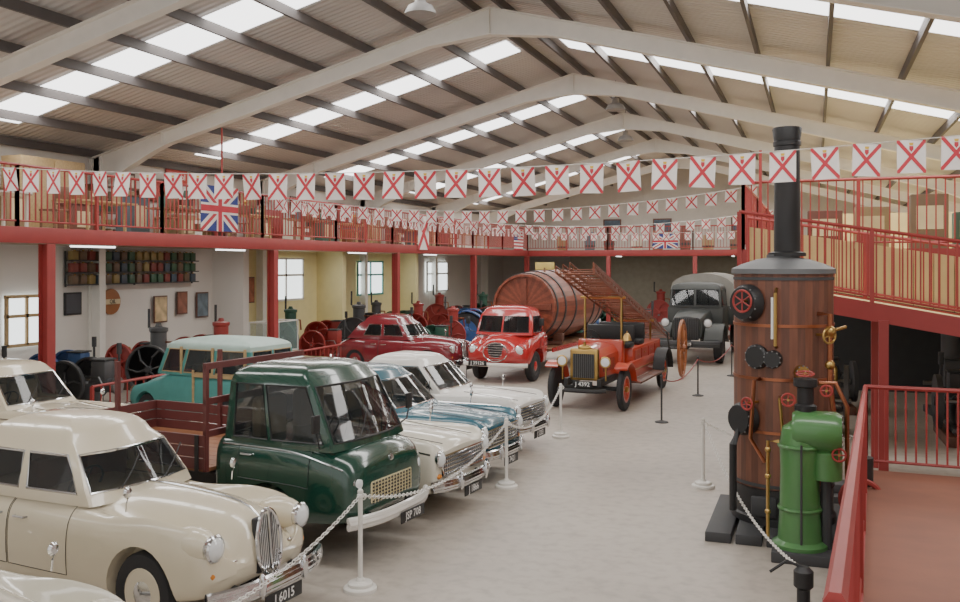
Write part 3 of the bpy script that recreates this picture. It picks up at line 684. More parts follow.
# ---------------------------------------------------------------- boiler
bo=thing('vertical_boiler','tall wood-lagged vertical steam boiler with black chimney and brass fittings','boiler',(-.38,12.25,0))
mb=MB();mb.lathe([(.60,.55),(.60,3.18)],40,[WOOD2,WOOD3],T());mb.make('lagging',bo,'varnished brown wooden lagging staves',flat=True)
for z in(.6,1.25,1.9,2.55,3.12):
    mb=MB();mb.lathe([(.6,z-.018),(.61,z-.018),(.61,z+.018),(.6,z+.018)],40,COPPER if z not in(.6,3.12) else DARK);mb.make('band',bo,'metal lagging band')
mb=MB();mb.lathe([(.63,3.18),(.63,3.24),(.5,3.3),(.32,3.36),(.2,3.38),(.2,3.42),(0,3.42)],40,M('smokebox','5e6062',.5));mb.make('smokebox_cover',bo,'grey conical top cover')
mb=MB();mb.lathe([(.23,3.40),(.23,3.44),(.16,3.46),(.155,4.78),(.17,4.79),(.17,4.84),(.16,4.85),(.18,5.0),(.17,5.02),(.13,5.02)],28,BLACK,T(.05,0,0));mb.make('chimney',bo,'black riveted chimney with flared cap')
mb=MB();mb.lathe([(.63,.12),(.63,.2),(.6,.22),(.6,.55),(.62,.56)],36,BLACK);mb.box((-.2,-.6,.36),(.3,.06,.24),DARK,.02);mb.make('firebox',bo,'black cast firebox base')
def on(a,z,r=.62):return Vector((r*cos(a),r*sin(a),z))
def disc(name,a,z,R,mat,d=.06,spoke=None,r0=.61,lab=None):
    p=on(a,z,r0);X=Matrix.Translation(p)@Matrix.Rotation(a,4,'Z')@Matrix.Rotation(pi/2,4,'Y');mb=MB()
    if spoke:
        mb.cyl(X@Vector((0,0,0)),X@Vector((0,0,d)),.02,BRASS);mb.torus(R,.014,mat,X@T(0,0,d),22,6)
        for i in range(spoke):
            q=2*pi*i/spoke;mb.cyl(X@Vector((0,0,d)),X@Vector((R*cos(q),R*sin(q),d)),.009,mat,6)
    else:
        mb.lathe([(R,0),(R,d*.6),(R*.85,d),(0,d)],24,mat,X)
        for i in range(10):
            q=2*pi*i/10;mb.sph(X@Vector((R*.88*cos(q),R*.88*sin(q),d*.9)),.012,STEEL,6,4)
    mb.make(name,bo,lab)
A0=atan2(-12.25,.38)
RV=M('valve_red','94302c',.5)
disc('inspection_cover',A0-.7,2.82,.23,BLACK,.14,None,.6,'black flanged inspection cover');disc('valve_wheel',A0-.6,2.85,.13,RV,.22,6)
disc('manhole_cover',A0-.5,2.17,.15,BLACK,.07);disc('manhole_cover',A0-.18,2.15,.11,BLACK,.09);disc('valve_wheel',A0-.5,1.62,.07,RV,.25,5)
disc('blowdown_valve',A0-.75,1.4,.2,BLACK,.16);disc('valve_wheel',A0+.7,2.45,.09,BRASS,.2,5);disc('valve_wheel',A0+.1,1.1,.08,RV,.25,5);disc('pressure_gauge',A0+.35,2.0,.09,BRASS,.08,None,.6,'round brass gauge')
mb=MB()
a=A0-.12;mb.tube([on(a,2.3,.62),on(a,2.32,.72),on(a,2.95,.72),on(a,3.0,.62)],.022,BRASS,8);mb.tube([on(a-.05,2.4,.7),on(a-.05,2.9,.7)],.02,LENS,8)
mb.make('water_gauge',bo,'brass and glass water gauge')
mb=MB();a=A0+.75;mb.tube([on(a,2.7,.6),on(a,2.7,.78),on(a,1.9,.78),on(a+.1,1.3,.8),on(a+.1,.9,.72)],.03,COPPER,8);mb.sph(on(a,2.5,.78),.07,BRASS);mb.sph(on(a,2.1,.78),.06,BRASS);mb.tube([on(a,2.5,.78),on(a+.25,2.55,.85)],.02,BRASS);mb.make('steam_pipe',bo,'copper steam pipe with brass valves')
mb=MB();a=A0-.75;mb.tube([on(a,1.35,.7),on(a,1.1,.85),on(a,.3,.85)],.045,BLACK,8);mb.tube([on(a+.3,1.9,.62),on(a+.3,1.9,.76),on(a+.25,1.2,.78),on(a+.4,.9,.62)],.025,COPPER,8);mb.tube([on(a+.7,1.7,.62),on(a+.7,1.7,.74),on(a+.8,.8,.78)],.02,BRASS,8);mb.make('feed_pipe',bo)
for i,x in enumerate((-.7,-.35,0,.35,.7)):
    mb=MB();mb.box((x,-.1,.06),(.3,1.9,.12),DARK,.01);mb.make('plinth_timber',bo,'dark timber skid')
ge=thing('steam_engine','bright green vertical engine casing with round drum top','engine',(-.08,11.0,0))
mb=MB();mb.lathe([(.3,.1),(.3,.16),(.24,.2),(.22,.5),(.21,1.0),(.22,1.28),(.19,1.45),(.1,1.52),(0,1.53)],28,VGREEN,T(-.08,0,0))
for z in(.55,1.25):mb.lathe([(.235,z-.02),(.245,z),(.235,z+.02)],28,VGREEN,T(-.08,0,0))
mb.make('column_casing',ge)
mb=MB();X=T(-.16,0,1.42)@Matrix.Rotation(pi/2,4,'Y');mb.lathe([(0,0),(.2,.0),(.23,.05),(.23,.46),(.2,.52),(0,.53)],28,VGREEN,X)
for i in range(8):
    q=2*pi*i/8;mb.sph(X@Vector((.18*cos(q),.18*sin(q),.52)),.018,STEEL,6,4)
mb.make('drum_head',ge)
mb=MB();mb.lathe([(.17,.9),(.17,1.2),(.12,1.24)],20,VGREEN,T(.2,0,0));mb.tube([(.2,0,.95),(.2,0,.12)],.06,DARK,10);mb.make('cylinder',ge)
mb=MB();mb.box((0,0,.06),(.75,.7,.12),DARK,.01);mb.make('base_plate',ge)
mb=MB();mb.lathe([(.12,1.64),(.12,1.7),(.09,1.72),(.09,1.9),(.13,1.92),(.13,2.0),(0,2.02)],20,BLACK,T(-.02,.05,0));mb.make('valve_chest',ge)
for x,z,R in((-.2,1.78,.07),(.2,1.9,.06),(.33,1.2,.07),(-.02,2.08,.09)):
    mb=MB();X=T(x,-.16,z)@Matrix.Rotation(pi/2 if z<2 else .2,4,'X');mb.torus(R,.012,RV,X,16,6);mb.cyl((x,0,z),(x,-.17,z),.015,BRASS)
    for i in range(4):
        q=pi*i/2;mb.cyl(X@Vector((0,0,0)),X@Vector((R*cos(q),R*sin(q),0)),.008,RV,5)
    mb.make('valve_wheel',ge,'red valve wheel')
mb=MB();mb.tube([(.12,.1,1.95),(.3,.15,1.95),(.42,.1,1.7),(.42,.1,.3)],.025,COPPER,8);mb.tube([(-.3,-.1,1.3),(-.42,-.1,1.3),(-.42,-.1,.2)],.02,BRASS,8);mb.tube([(-.06,-.25,.2),(-.06,-.27,1.3)],.013,DARK,8)
for z in(.5,.9,1.2):mb.sph((-.42,-.1,z),.035,BRASS)
mb.make('pipework',ge,'copper and brass pipework')
hp=thing('hand_pump','small black cast iron hand pump on round foot','pump',(-.1,9.15,0))
mb=MB();mb.lathe([(.17,0),(.17,.03),(.06,.06),(.06,.25),(.09,.28),(.09,.42),(.05,.46),(0,.46)],18,BLACK);mb.make('pump_body',hp)
mb=MB();mb.tube([(0,0,.45),(-.15,0,.5),(-.3,0,.38)],.015,BLACK);mb.make('pump_handle',hp)
dp=thing('feed_water_pump','black and red steam feed pump beside boiler','pump',(.5,11.6,0))
mb=MB();mb.box((0,0,.05),(.5,.4,.1),DARK);mb.lathe([(.13,.1),(.13,.4),(.08,.42),(.08,.7),(.14,.72),(.14,1.05),(0,1.07)],20,BLACK);mb.make('pump_body',dp)
mb=MB();mb.torus(.22,.03,RV,T(.0,-.2,.6)@Matrix.Rotation(pi/2,4,'X'),24,6);mb.cyl((0,-.2,.6),(0,.1,.6),.02,STEEL)
for i in range(5):
    q=2*pi*i/5;mb.cyl((0,-.2,.6),(.22*cos(q),-.2,.6+.22*sin(q)),.014,RV,6)
mb.make('flywheel',dp)
mb=MB();mb.box((0,0,.09),(1.0,.55,.18),M('step_grey','5b5d5e',.7),.015);mb.box((0,.1,.24),(.9,.35,.12),M('step_grey'),.015);mb.make('step_block',None,'low dark grey stepped block beside boiler','step',(.1,13.5,0))
# ---------------------------------------------------------------- stanchions and chains
def stan(loc,src=None):
    if src:return copy_thing(src,loc,0)
    th=thing('stanchion','white painted stanchion post with round stepped base','post',loc,0,'white chain barrier posts')
    mb=MB();mb.lathe([(.17,0),(.17,.035),(.16,.045),(.125,.05),(.125,.08),(.115,.09),(.05,.1),(.035,.13)],28,WHT);mb.make('base',th)
    mb=MB();mb.lathe([(.024,.1),(.024,.93),(.034,.94),(.034,.97),(.02,.98)],14,WHT);mb.sph((0,0,1.0),.03,WHT,12,8);mb.torus(.03,.007,WHT,T(.03,0,.95,rx=pi/2),12,5);mb.make('pole',th);return th
s1=stan((-4.32,8.33,0));ps=[(-4.3,4.0),(-4.32,8.33),(-4.28,12.9),(-4.55,17.0)]
for p in(ps[0],ps[2],ps[3],(-1.55,13.9)):stan((p[0],p[1],0),s1)
def chain(a,b,sag,mat=WHT,group='white chains'):
    a=Vector(a);b=Vector(b);L=(b-a).length;n=int(L*1.03/.052);mb=MB();pts=[]
    for i in range(n+1):
        t=i/n;pts.append(a+(b-a)*t-Vector((0,0,4*sag*t*(1-t))))
    for i in range(n):
        p,q=pts[i],pts[i+1];d=(q-p);X=Matrix.Translation((p+q)/2)@d.to_track_quat('X','Z').to_matrix().to_4x4()@Matrix.Rotation((i%2)*pi/2,4,'X')@Matrix.Diagonal((1.5,1,1,1))
        mb.torus(.019,.0055,mat,X,8,4)
    mb.make('chain',None,'white plastic link chain strung between stanchions','chain',group=group)
for p,q in zip(ps[:-1],ps[1:]):chain((p[0],p[1]+.03,.95),(q[0],q[1]-.03,.95),.33)
chain((-1.52,13.87,.95),(-.1,9.18,.42),.3);chain((-1.5,13.9,.95),(.6,13.0,1.1),.25)
RP=[(-3.0,19.3),(-2.75,23.5),(-2.3,28),(-2.2,32.5)]
rp=thing('rope_post','thin dark barrier post','post',(RP[0][0],RP[0][1],0),0,'dark rope posts')
mb=MB();mb.lathe([(.14,0),(.14,.02),(.02,.05),(.02,.95),(.035,.97),(0,1.0)],14,DARK);mb.make('pole',rp)
for p in RP[1:]:copy_thing(rp,(p[0],p[1],0),0)
for p,q in zip(RP[:-1],RP[1:]):
    mb=MB();mb.tube([Vector((p[0],p[1],.92))*(1-t/10)+Vector((q[0],q[1],.92))*(t/10)-Vector((0,0,.25*4*(t/10)*(1-t/10))) for t in range(11)],.014,RED);mb.make('rope',None,'sagging red rope between dark barrier posts','rope',group='red ropes')
# ---------------------------------------------------------------- flags
def diag(a,b,t,z,flip=1):
    tx_,ty=t,t*b/a
    P=[(-a,-b),(-a+tx_,-b),(a,b-ty),(a,b),(a-tx_,b),(-a,-b+ty)]
    return [(x*flip,y,z) for x,y in P]
def jersey(w,h):
    mb=MB();a,b=w/2,h/2;V=Matrix.Rotation(pi/2,4,'X')@T(0,-b,0)
    mb.add([(-a,-b,0),(a,-b,0),(a,b,0),(-a,b,0)],[(0,1,2,3)],FLW,V)
    for z in(.003,-.003):
        for f in(1,-1):mb.add(diag(a,b,w*.085,z*(1 if f==1 else 1.3),f),[(0,1,2,3,4,5)],FLR,V)
        mb.add([(-.07*w,.22*h,z*1.6),(.07*w,.22*h,z*1.6),(.07*w,.32*h,z*1.6),(-.07*w,.32*h,z*1.6),(0,.14*h,z*1.6)],[(0,4,1,2,3)],FLR,V)
        mb.add([(-.06*w,.34*h,z*1.6),(.06*w,.34*h,z*1.6),(.08*w,.42*h,z*1.6),(-.08*w,.42*h,z*1.6)],[(0,1,2,3)],FLY,V)
    return mb
def bunting(p0,p1,sag,s,w,h,grp):
    p0=Vector(p0);p1=Vector(p1);d=p1-p0;n=int(d.length/s)
    f=lambda t:p0+d*t-Vector((0,0,4*sag*t*(1-t)))
    mb=MB();mb.tube([f(i/30) for i in range(31)],.006,WHT,4);mb.make('bunting_cord',None,'thin white line carrying rows of bunting flags','string',group='bunting lines')  # cord that the bunting hangs from
    ang=atan2(d.y,d.x);first=None
    for i in range(n):
        p=f((i+.5)/n);rz=ang+random.uniform(-.15,.15);rx=random.uniform(-.14,.14)
        if first is None:
            first=jersey(w,h).make('bunting_flag',None,'white bunting flag with red diagonal cross and small crest','flag',p,0,grp,flat=True);o=first
        else:o=first.copy();COL.objects.link(o);o.location=p
        o.rotation_euler=(rx,random.uniform(-.05,.05),rz)
bunting((-13.75,11.3,4.98),(2.6,11.3,4.78),.33,.445,.30,.37,'bunting flags across hall near boiler')
bunting((-13.7,21.3,5.1),(-1.2,23,5.2),.5,.46,.27,.31,'bunting flags across middle of hall')
bunting((-13.7,30.5,5.1),(-1.2,32,5.1),.5,.5,.28,.32,'bunting flags across far hall')
bunting((-13.65,21.5,5.05),(-13.65,44,5.0),.15,.55,.29,.34,'bunting flags along gallery rail')
bunting((-13.6,44.8,4.9),(-1.4,44.8,4.9),.1,.5,.3,.36,'bunting flags on far gallery rail')
def union(w,h):
    mb=MB();a,b=w/2,h/2
    mb.add([(-a,-b,0),(a,-b,0),(a,b,0),(-a,b,0)],[(0,1,2,3)],FLB)
    for f in(1,-1):mb.add(diag(a,b,w*.15,.004*(1+.1*f),f),[(0,1,2,3,4,5)],FLW)
    for f in(1,-1):mb.add(diag(a,b,w*.05,.007+.0004*f,f),[(0,1,2,3,4,5)],FLR)
    for c,t,z in((FLW,.17,.010),(FLR,.1,.013)):
        mb.box((0,0,z),(w,h*t*1.4,.001),c);mb.box((0,0,z+.0005),(h*t*1.4,h,.001),c)
    return mb
def hang(mb,name,label,X):
    mb.v=[tuple(X@Vector(p)) for p in mb.v];mb.make(name,None,label,'flag',flat=True)
hang(union(1.5,1.1),'union_flag','large union flag hung on gallery railing',FX(WM+.1,19.0,4.65))
hang(union(1.2,.7),'union_flag','union flag hung on far gallery railing',FNY(-6.8,44.85,4.4))
V=FX(WM+.1,31.5,4.45);mb=MB();a,b=.5,.62
mb.add([(-a,-b,0),(a,-b,0),(a,b,0),(-a,b,0)],[(0,1,2,3)],FLW)
for f in(1,-1):mb.add(diag(a,b,.12,.004*(1+.1*f),f),[(0,1,2,3,4,5)],FLR)
hang(mb,'saltire_flag','large white flag with red diagonal cross on railing',V)
mb=MB()
for i in range(13):mb.box((0,-.48+i*.08,0),(1.5,.08,.002),FLR if i%2==0 else FLW)
mb.box((-.45,.24,.003),(.6,.56,.002),FLB)
for i in range(5):
    for j in range(4):mb.box((-.67+i*.11,.05+j*.12,.005),(.035,.035,.001),FLW)
hang(mb,'striped_flag','red and white striped flag with blue starred canton',FX(WM+.1,43.2,4.5))
# ---------------------------------------------------------------- stationary engines
def fly(th,x,y,z,R,fw,ns=5):
    X=T(x,y,z)@Matrix.Rotation(pi/2,4,'X');mb=MB();k=R-.045;mb.lathe([(k,-.035),(R-.005,-.04),(R-.005,.04),(k,.035),(k,-.035)],32,fw,X);mb.lathe([(.07,-.06),(.07,.06)],14,fw,X)
    for i in range(ns):
        q=2*pi*i/ns;mb.tube([X@Vector((.05*cos(q),.05*sin(q),0)),X@Vector((R*.5*cos(q+.25),R*.5*sin(q+.25),0)),X@Vector((k*cos(q),k*sin(q),0))],.02,fw,6)
    mb.make('flywheel',th)
def engine(paint,loc,rz,lab,s=1,fw=None):
    fw=fw or paint
    th=thing('stationary_engine',lab,'engine',loc,rz);th.scale=(s,)*3
    for y in(-.25,.25):
        mb=MB();mb.box((0,y,.08),(1.5,.14,.16),WOOD2,.01);mb.make('timber_base',th)
    mb=MB();mb.box((0,0,.42),(.6,.3,.36),paint,.06);mb.cyl((.2,0,.55),(.72,0,.55),.13,paint,18);mb.cyl((.7,0,.55),(.75,0,.55),.16,STEEL,18);mb.box((.42,0,.8),(.3,.3,.4),paint,.03);mb.box((.42,0,1.02),(.34,.34,.03),DARK,.01);mb.box((0,0,.2),(.95,.4,.08),paint,.02);mb.lathe([(.05,.6),(.05,.85),(.03,.9),(0,.92)],14,BRASS,T(-.22,0,0))
    mb.tube([(.1,-.2,.7),(.5,-.22,.72),(.6,-.2,.5)],.015,STEEL);mb.tube([(-.1,.2,.6),(.4,.22,.62)],.012,STEEL)
    mb.make('engine_block',th)
    mb=MB();mb.cyl((-.12,-.42,.6),(-.12,.42,.6),.035,STEEL,12);mb.make('crankshaft',th)
    fly(th,-.12,-.36,.6,.42,fw);fly(th,-.12,.36,.6,.42,fw)
    mb=MB();mb.tube([(.6,.1,.7),(.6,.22,.75),(.6,.22,1.15)],.022,DARK,8);mb.cyl((.6,.22,1.1),(.6,.22,1.3),.045,DARK);mb.make('exhaust',th)
    mb=MB();mb.cyl((-.55,-.12,.42),(-.55,.12,.42),.1,paint,16);mb.tube([(-.5,0,.42),(-.3,0,.5)],.012,BRASS);mb.make('fuel_tank',th);return th
def vengine(paint,loc,rz,lab,s=1):
    th=thing('vertical_engine',lab,'engine',loc,rz);th.scale=(s,)*3
    mb=MB();mb.box((0,0,.06),(.9,.7,.12),DARK,.01);mb.make('base_plate',th)
    mb=MB();mb.add([(-.3,-.2,.12),(.3,-.2,.12),(.3,.2,.12),(-.3,.2,.12),(-.14,-.14,.95),(.14,-.14,.95),(.14,.14,.95),(-.14,.14,.95)],[(0,1,2,3),(4,5,6,7),(0,1,5,4),(1,2,6,5),(2,3,7,6),(3,0,4,7)],paint);mb.make('frame_casting',th)
    mb=MB();mb.lathe([(.15,.95),(.2,.98),(.17,1.02),(.17,1.4),(.2,1.44),(.2,1.5),(.08,1.53),(.05,1.6),(0,1.6)],20,paint);mb.tube([(.15,0,1.2),(.35,0,1.2),(.38,0,.9)],.025,COPPER);mb.make('cylinder',th)
    mb=MB();mb.cyl((0,-.5,.55),(0,.45,.55),.035,STEEL);mb.make('crankshaft',th)
    fly(th,0,-.42,.66,.52,paint,6)
    mb=MB();mb.tube([(-.1,.1,1.45),(-.3,.15,1.5),(-.3,.15,1.9)],.03,DARK,8);mb.make('exhaust',th);return th
E=[engine(ENGG,(-16.9,14.6,0),.1,'dark green stationary engine with twin flywheels',1.2),engine(ENGB,(-16.9,17.2,0),.1,'blue stationary engine with twin flywheels',1.2),engine(ENGR,(-16.9,19.8,0),-.1,'red stationary engine with twin flywheels',1.2),engine(ENGK,(-16.9,22.4,0),.1,'grey stationary engine with red flywheels',1.2,ENGR),engine(ENGK,(-15.1,16,0),.1,'dark grey stationary engine with black flywheels',1.2,DARK),
 vengine(ENGK,(-15.2,18.6,0),.2,'black vertical engine with large flywheel',1.15),vengine(ENGR,(-15.1,21.0,0),-.1,'red vertical engine with large flywheel',1.15),vengine(ENGG,(-17,27.6,0),-.1,'green vertical engine with large flywheel',1.15)]
pos=[]
seq=[2,5,0,6,3,1,7,2,4,6];q=0
for y in(26.6,29.2,31.8,34.4,37,39.6,42.2):pos.append((-15.2,y,seq[q%10]));q+=1
for y in(30,34.2,36.6,41,43.4):pos.append((-17.0,y,seq[(q+3)%10]));q+=1
for x,y in((-12.4,29),(-12.4,31.2),(-12.2,40.8),(-10,41),(-9.7,38.5),(-7.6,41.2),(-7.2,38.6),(-5,42),(-2.8,41.5),(-2.8,44),(-10,47.5),(-7.5,48),(-5,47.5),(-2.8,48.3)):pos.append((x,y,seq[q%10]));q+=1
for x,y in((.1,19.3),(2.6,19.3),(4.9,19.2),(.4,22.4),(2.8,22.3),(5,22.5)):pos.append((x,y,(5,4)[q%2]));q+=1
for x,y,k in pos:copy_thing(E[k],(x,y,0),random.uniform(-.22,.22)+(pi/2 if x>0 else 0),random.uniform(1.1,1.3))
th=thing('display_case','white framed glass display case among engines','cabinet',(-15.1,23.6,0))
mb=MB();mb.box((0,0,.35),(.7,1.6,.7),WOODL,.01);mb.make('plinth',th)
mb=MB()
for a in(-.33,.33):
    for b in(-.78,.78):mb.box((a,b,1.15),(.03,.03,.9),WHT)
for z in(.72,1.6):
    for a in(-.33,.33):mb.box((a,0,z),(.03,1.6,.03),WHT)
    for b in(-.78,.78):mb.box((0,b,z),(.7,.03,.03),WHT)
mb.make('case_frame',th)
mb=MB();mb.box((0,0,1.15),(.64,1.54,.86),M('case_glass','a8c0c0',.05,alpha=.2,var=0));mb.make('glass_case',th)
for i,(y,z,w,h,c) in enumerate(((22.6,1.95,.6,.8,'c9b28a'),(23.6,2.1,.5,.7,'8a5a4a'),(24.6,2.0,.6,.8,'6a7a84'),(27.2,2.4,.6,.9,'a86a50'),(33.6,2.4,.8,.6,'708478'),(40.5,2.3,.8,.9,'8a4a40'))):
    mb=MB();mb.box((0,0,0),(.03,w,h),WOOD2,.004);mb.box((.02,0,0),(.008,w-.08,h-.08),M('poster_'+c,c,.7,var=.35,sc=4));mb.make('framed_poster',None,'framed poster on wall under gallery','picture',(XL+.1,y,z),0,'framed posters under gallery')
def tractor(paint,loc,rz,lab):
    th=thing('tractor',lab,'tractor',loc,rz)
    mb=MB();mb.box((.7,0,1.0),(1.4,.5,.5),paint,.08);mb.box((.3,0,.7),(1.9,.4,.35),DARK,.04);mb.make('bonnet',th)
    g=MB();g.box((1.42,0,.98),(.04,.42,.5),DARK);[g.box((1.45,-.18+i*.06,.98),(.01,.015,.46),CHR) for i in range(7)];g.make('grille',th)
    for s in(-1,1):
        wheel(th,-.75,s*.75,.72,.35,paint,paint);wheel(th,1.15,s*.6,.38,.16,paint,paint)
        arcstrip([(-.75+.8*cos(radians(160-i*15)),.72+.8*sin(radians(160-i*15))) for i in range(9)],s*.5,s*.95,paint).make('mudguard',th);headlamp(th,1.4,s*.34,1.15,.07)
    steer(th,-.2,0,1.45);m=MB();m.box((-.8,0,1.15),(.4,.45,.08),BLACK,.03);m.box((-1.0,0,1.3),(.08,.42,.3),BLACK,.03);m.make('seat',th)
    m=MB();m.cyl((.9,.12,1.2),(.9,.12,1.9),.035,DARK);m.make('exhaust',th)
TB=M('tractor_blue','2a4e86',.4);tractor(TB,(-12.0,33.9,0),.2,'blue vintage tractor under gallery edge');tractor(M('tractor_red','8c2a26',.4),(-12.2,37.3,0),.1,'red vintage tractor under gallery edge')
th=thing('display_barrier','low red slatted barrier in front of engines','barrier')
for i in range(4):
    mb=MB();rail(mb,(WM+.25,14.6+i*3.5,0),(WM+.25,18.1+i*3.5,0),.85,.25,REDR,3.5,.3);mb.make('barrier_panel',th,flat=True)
# ---------------------------------------------------------------- tins on shelf
sh=thing('wall_shelf','three tier dark wall shelf holding fuel cans','shelf',(XL+.2,21.5,2.75))
for i in range(3):
    mb=MB();mb.box((0,0,i*.32),(.3,5.2,.03),DARK);mb.make('shelf_board',sh)
for y in(-2.6,0,2.6):
    mb=MB();mb.box((-.12,y,.42),(.04,.04,.95),DARK);mb.make('bracket',sh)
cans=[]
for c in('3f5f48','7c3a34','94804e','44505c','6a5644'):
    mb=MB();mt=M('can_'+c,c,.5);mb.box((0,0,.12),(.16,.22,.24),mt,.015);mb.cyl((0,.05,.24),(0,.05,.265),.03,BRASS);mb.tube([(0,-.08,.24),(0,-.07,.275),(0,.0,.275),(0,.01,.24)],.008,mt);cans.append(mb)
proto=[None]*5
for k in range(3):
    for i in range(17):
        c=random.randrange(5);p=(XL+.2,21.5-2.45+i*.305,2.765+k*.32)
        if proto[c] is None:proto[c]=cans[c].make('fuel_can',None,'old two-handled metal fuel can on wall shelf','can',p,0,'fuel cans on wall shelf')
        else:
            o=proto[c].copy();COL.objects.link(o);o.location=p
mb=MB();X=T(XL+.02,20.6,2.25)@Matrix.Rotation(pi/2,4,'Y');mb.lathe([(.36,0),(.36,.04),(.3,.05),(0,.05)],28,M('rust_sign','9a6236',.6),X);mb.box((XL+.09,20.6,2.25),(.02,.6,.14),M('sign_cream','d8c8a0',.6));mb.text('OIL',.16,FX(XL+.11,20.6,2.25),BLACK);mb.make('round_sign',None,'round rusty enamel wall sign','sign')
mb=MB();mb.box((XL+.04,19.2,2.25),(.04,.6,.6),BLACK,.01);mb.box((XL+.065,19.2,2.25),(.01,.5,.5),M('notice_dark','3c4048',.5));mb.make('notice_board',None,'black framed notice board on white wall','notice')
# ---------------------------------------------------------------- gallery contents
ZF=ZM-.04
def cabinet(loc,w,h,d,mat,label):
    th=thing('cabinet',label,'cabinet',loc)
    mb=MB();mb.box((0,0,h/2),(d,w,h),mat,.01);mb.make('carcass',th)
    for s in(-1,1):
        m=MB();m.box((d/2+.01,s*w/4,h/2),(.02,w/2-.03,h-.08),mat,.005);dd=m.make('cabinet_door',th);m=MB();m.sph((d/2+.035,s*.05,h/2),.02,BRASS,8,6);m.make('knob',dd)
def shelving(loc,w,h,mat):
    th=thing('shelving_unit','open wooden shelving unit filled with tools and tins','shelf',loc);n=4
    for s in(-1,1):
        m=MB();m.box((0,s*w/2,h/2),(.4,.04,h),mat);m.make('side_panel',th)
    for i in range(n+1):
        m=MB();m.box((0,0,.03+i*(h-.06)/n),(.4,w,.03),mat);m.make('shelf_board',th)
def table(loc,w,mat,rnd=False):
    th=thing('table','wooden display table on gallery' if not rnd else 'white round table on gallery','table',loc);mb=MB()
    if rnd:mb.lathe([(w/2,.72),(w/2,.76),(0,.76)],28,mat)
    else:mb.box((0,0,.74),(.8,w,.04),mat,.005)
    mb.make('table_top',th)
    for a in(-1,1):
        for b in(-1,1):
            m=MB();m.box((a*.3,b*w*.32,.36),(.05,.05,.72),mat);m.make('leg',th)
cabinet((-17.6,17.4,ZF),2.0,1.9,.6,WOODL,'tall light wood cabinet against gallery wall')
cabinet((-17.6,14.8,ZF),1.6,1.3,.6,WOODL,'light wooden cabinet against gallery wall')
cabinet((-17.6,27,ZF),1.4,1.2,.5,ENGR,'dark red cabinet on gallery')
cabinet((-17.6,34,ZF),2.4,1.2,.5,WOOD2,'dark wooden cabinet on gallery')
bx=['8a7458','6a4238','4c5a62','9c8868','5a3430','74604c','c4bcac','466459','8c5c40']
BM=[M('box_'+c,c,.7) for c in bx]
for y,m in((20,WOOD),(23,WOODL),(30,WOOD),(38.5,WOODL),(41.5,WOOD)):
    shelving((-17.7,y,ZF),1.9,1.45,m)
    for i in range(4):
        for j in range(5):
            h=random.uniform(.14,.26);mt=BM[random.randrange(9)]
            mb=MB()
            if (i+j)%2:mb.lathe([(.1,0),(.1,h-.03),(.06,h),(0,h)],12,mt)
            else:mb.box((0,0,h/2),(.22,.24,h),mt,.01)
            mb.make('storage_tin',None,'old painted tin on gallery shelving','tin',(-17.65,y-.75+j*.37,ZF+.045+i*.3475),0,'tins on gallery shelving')
table((-14.9,13.6,ZF),1.2,WHT,True)
ty=(16.5,19.5,22.5,26,29,32,35,38,41)
for i,y in enumerate(ty):
    table((-15.2,y,ZF),1.8,WOOD if i%2 else WOODL)
    for j in range(4):
        w=random.uniform(.2,.38);h=random.uniform(.18,.6);mt=BM[random.randrange(9)];mb=MB();k=random.randrange(3)
        if k==0:
            mb.box((0,0,h/2),(.35,w,h),mt,.01);mb.box((.18,0,h*.6),(.01,w*.6,h*.3),M('sign_cream','d8c8a0',.6));nm,lb,ct='storage_box','old labelled storage box on gallery table','box'
        elif k==1:
            mb.lathe([(w*.4,0),(w*.45,h*.1),(w*.45,h*.75),(w*.2,h*.9),(w*.15,h),(0,h)],16,mt);nm,lb,ct='oil_can','round metal oil can on gallery table','can'
        else:
            mb.lathe([(w*.35,0),(w*.3,.04),(.03,.06),(.03,h*.6),(w*.35,h*.65),(w*.25,h),(0,h)],16,BRASS if j%2 else mt);nm,lb,ct='oil_lamp','old oil lamp on gallery table','lamp'
        mb.make(nm,None,lb,ct,(-15.2,y-.65+j*.43,ZF+.76),random.uniform(-.3,.3),'collectables on gallery tables')
for i in range(14):
    y=15+i*1.95+.3;w=random.uniform(.5,.8);h=random.uniform(.6,1.1);mt=BM[i%9]
    mb=MB();mb.box((0,0,h/2),(.5,w,h),mt,.02);mb.box((0,0,h+.02),(.55,w+.05,.04),BM[(i+3)%9],.01);mb.box((.255,0,h*.55),(.01,w*.6,h*.5),M('sign_cream'))
    mb.make('storage_chest',None,'old painted chest standing on gallery','chest',(-16.5,y,ZF),random.uniform(-.15,.15),'chests on gallery')
def chair(loc,rz,src=[]):
    if src:return copy_thing(src[0],loc,rz)
    th=thing('wooden_chair','plain brown wooden chair on gallery','chair',loc,rz,'chairs on gallery')
    m=MB();m.box((0,0,.45),(.42,.42,.04),WOOD,.01);m.make('seat',th);m=MB();m.box((-.2,0,.8),(.03,.4,.25),WOOD,.01)
    for s in(-1,1):m.box((-.2,s*.18,.65),(.03,.03,.4),WOOD)
    m.make('backrest',th)
    for a in(-1,1):
        for b in(-1,1):
            m=MB();m.box((a*.18,b*.18,.22),(.035,.035,.44),WOOD);m.make('leg',th)
    src.append(th)
for y in(14.6,18,21,24.2,27.5,30.5,33.5,36.5):chair((-14.5,y,ZF),random.uniform(2.5,3.8))
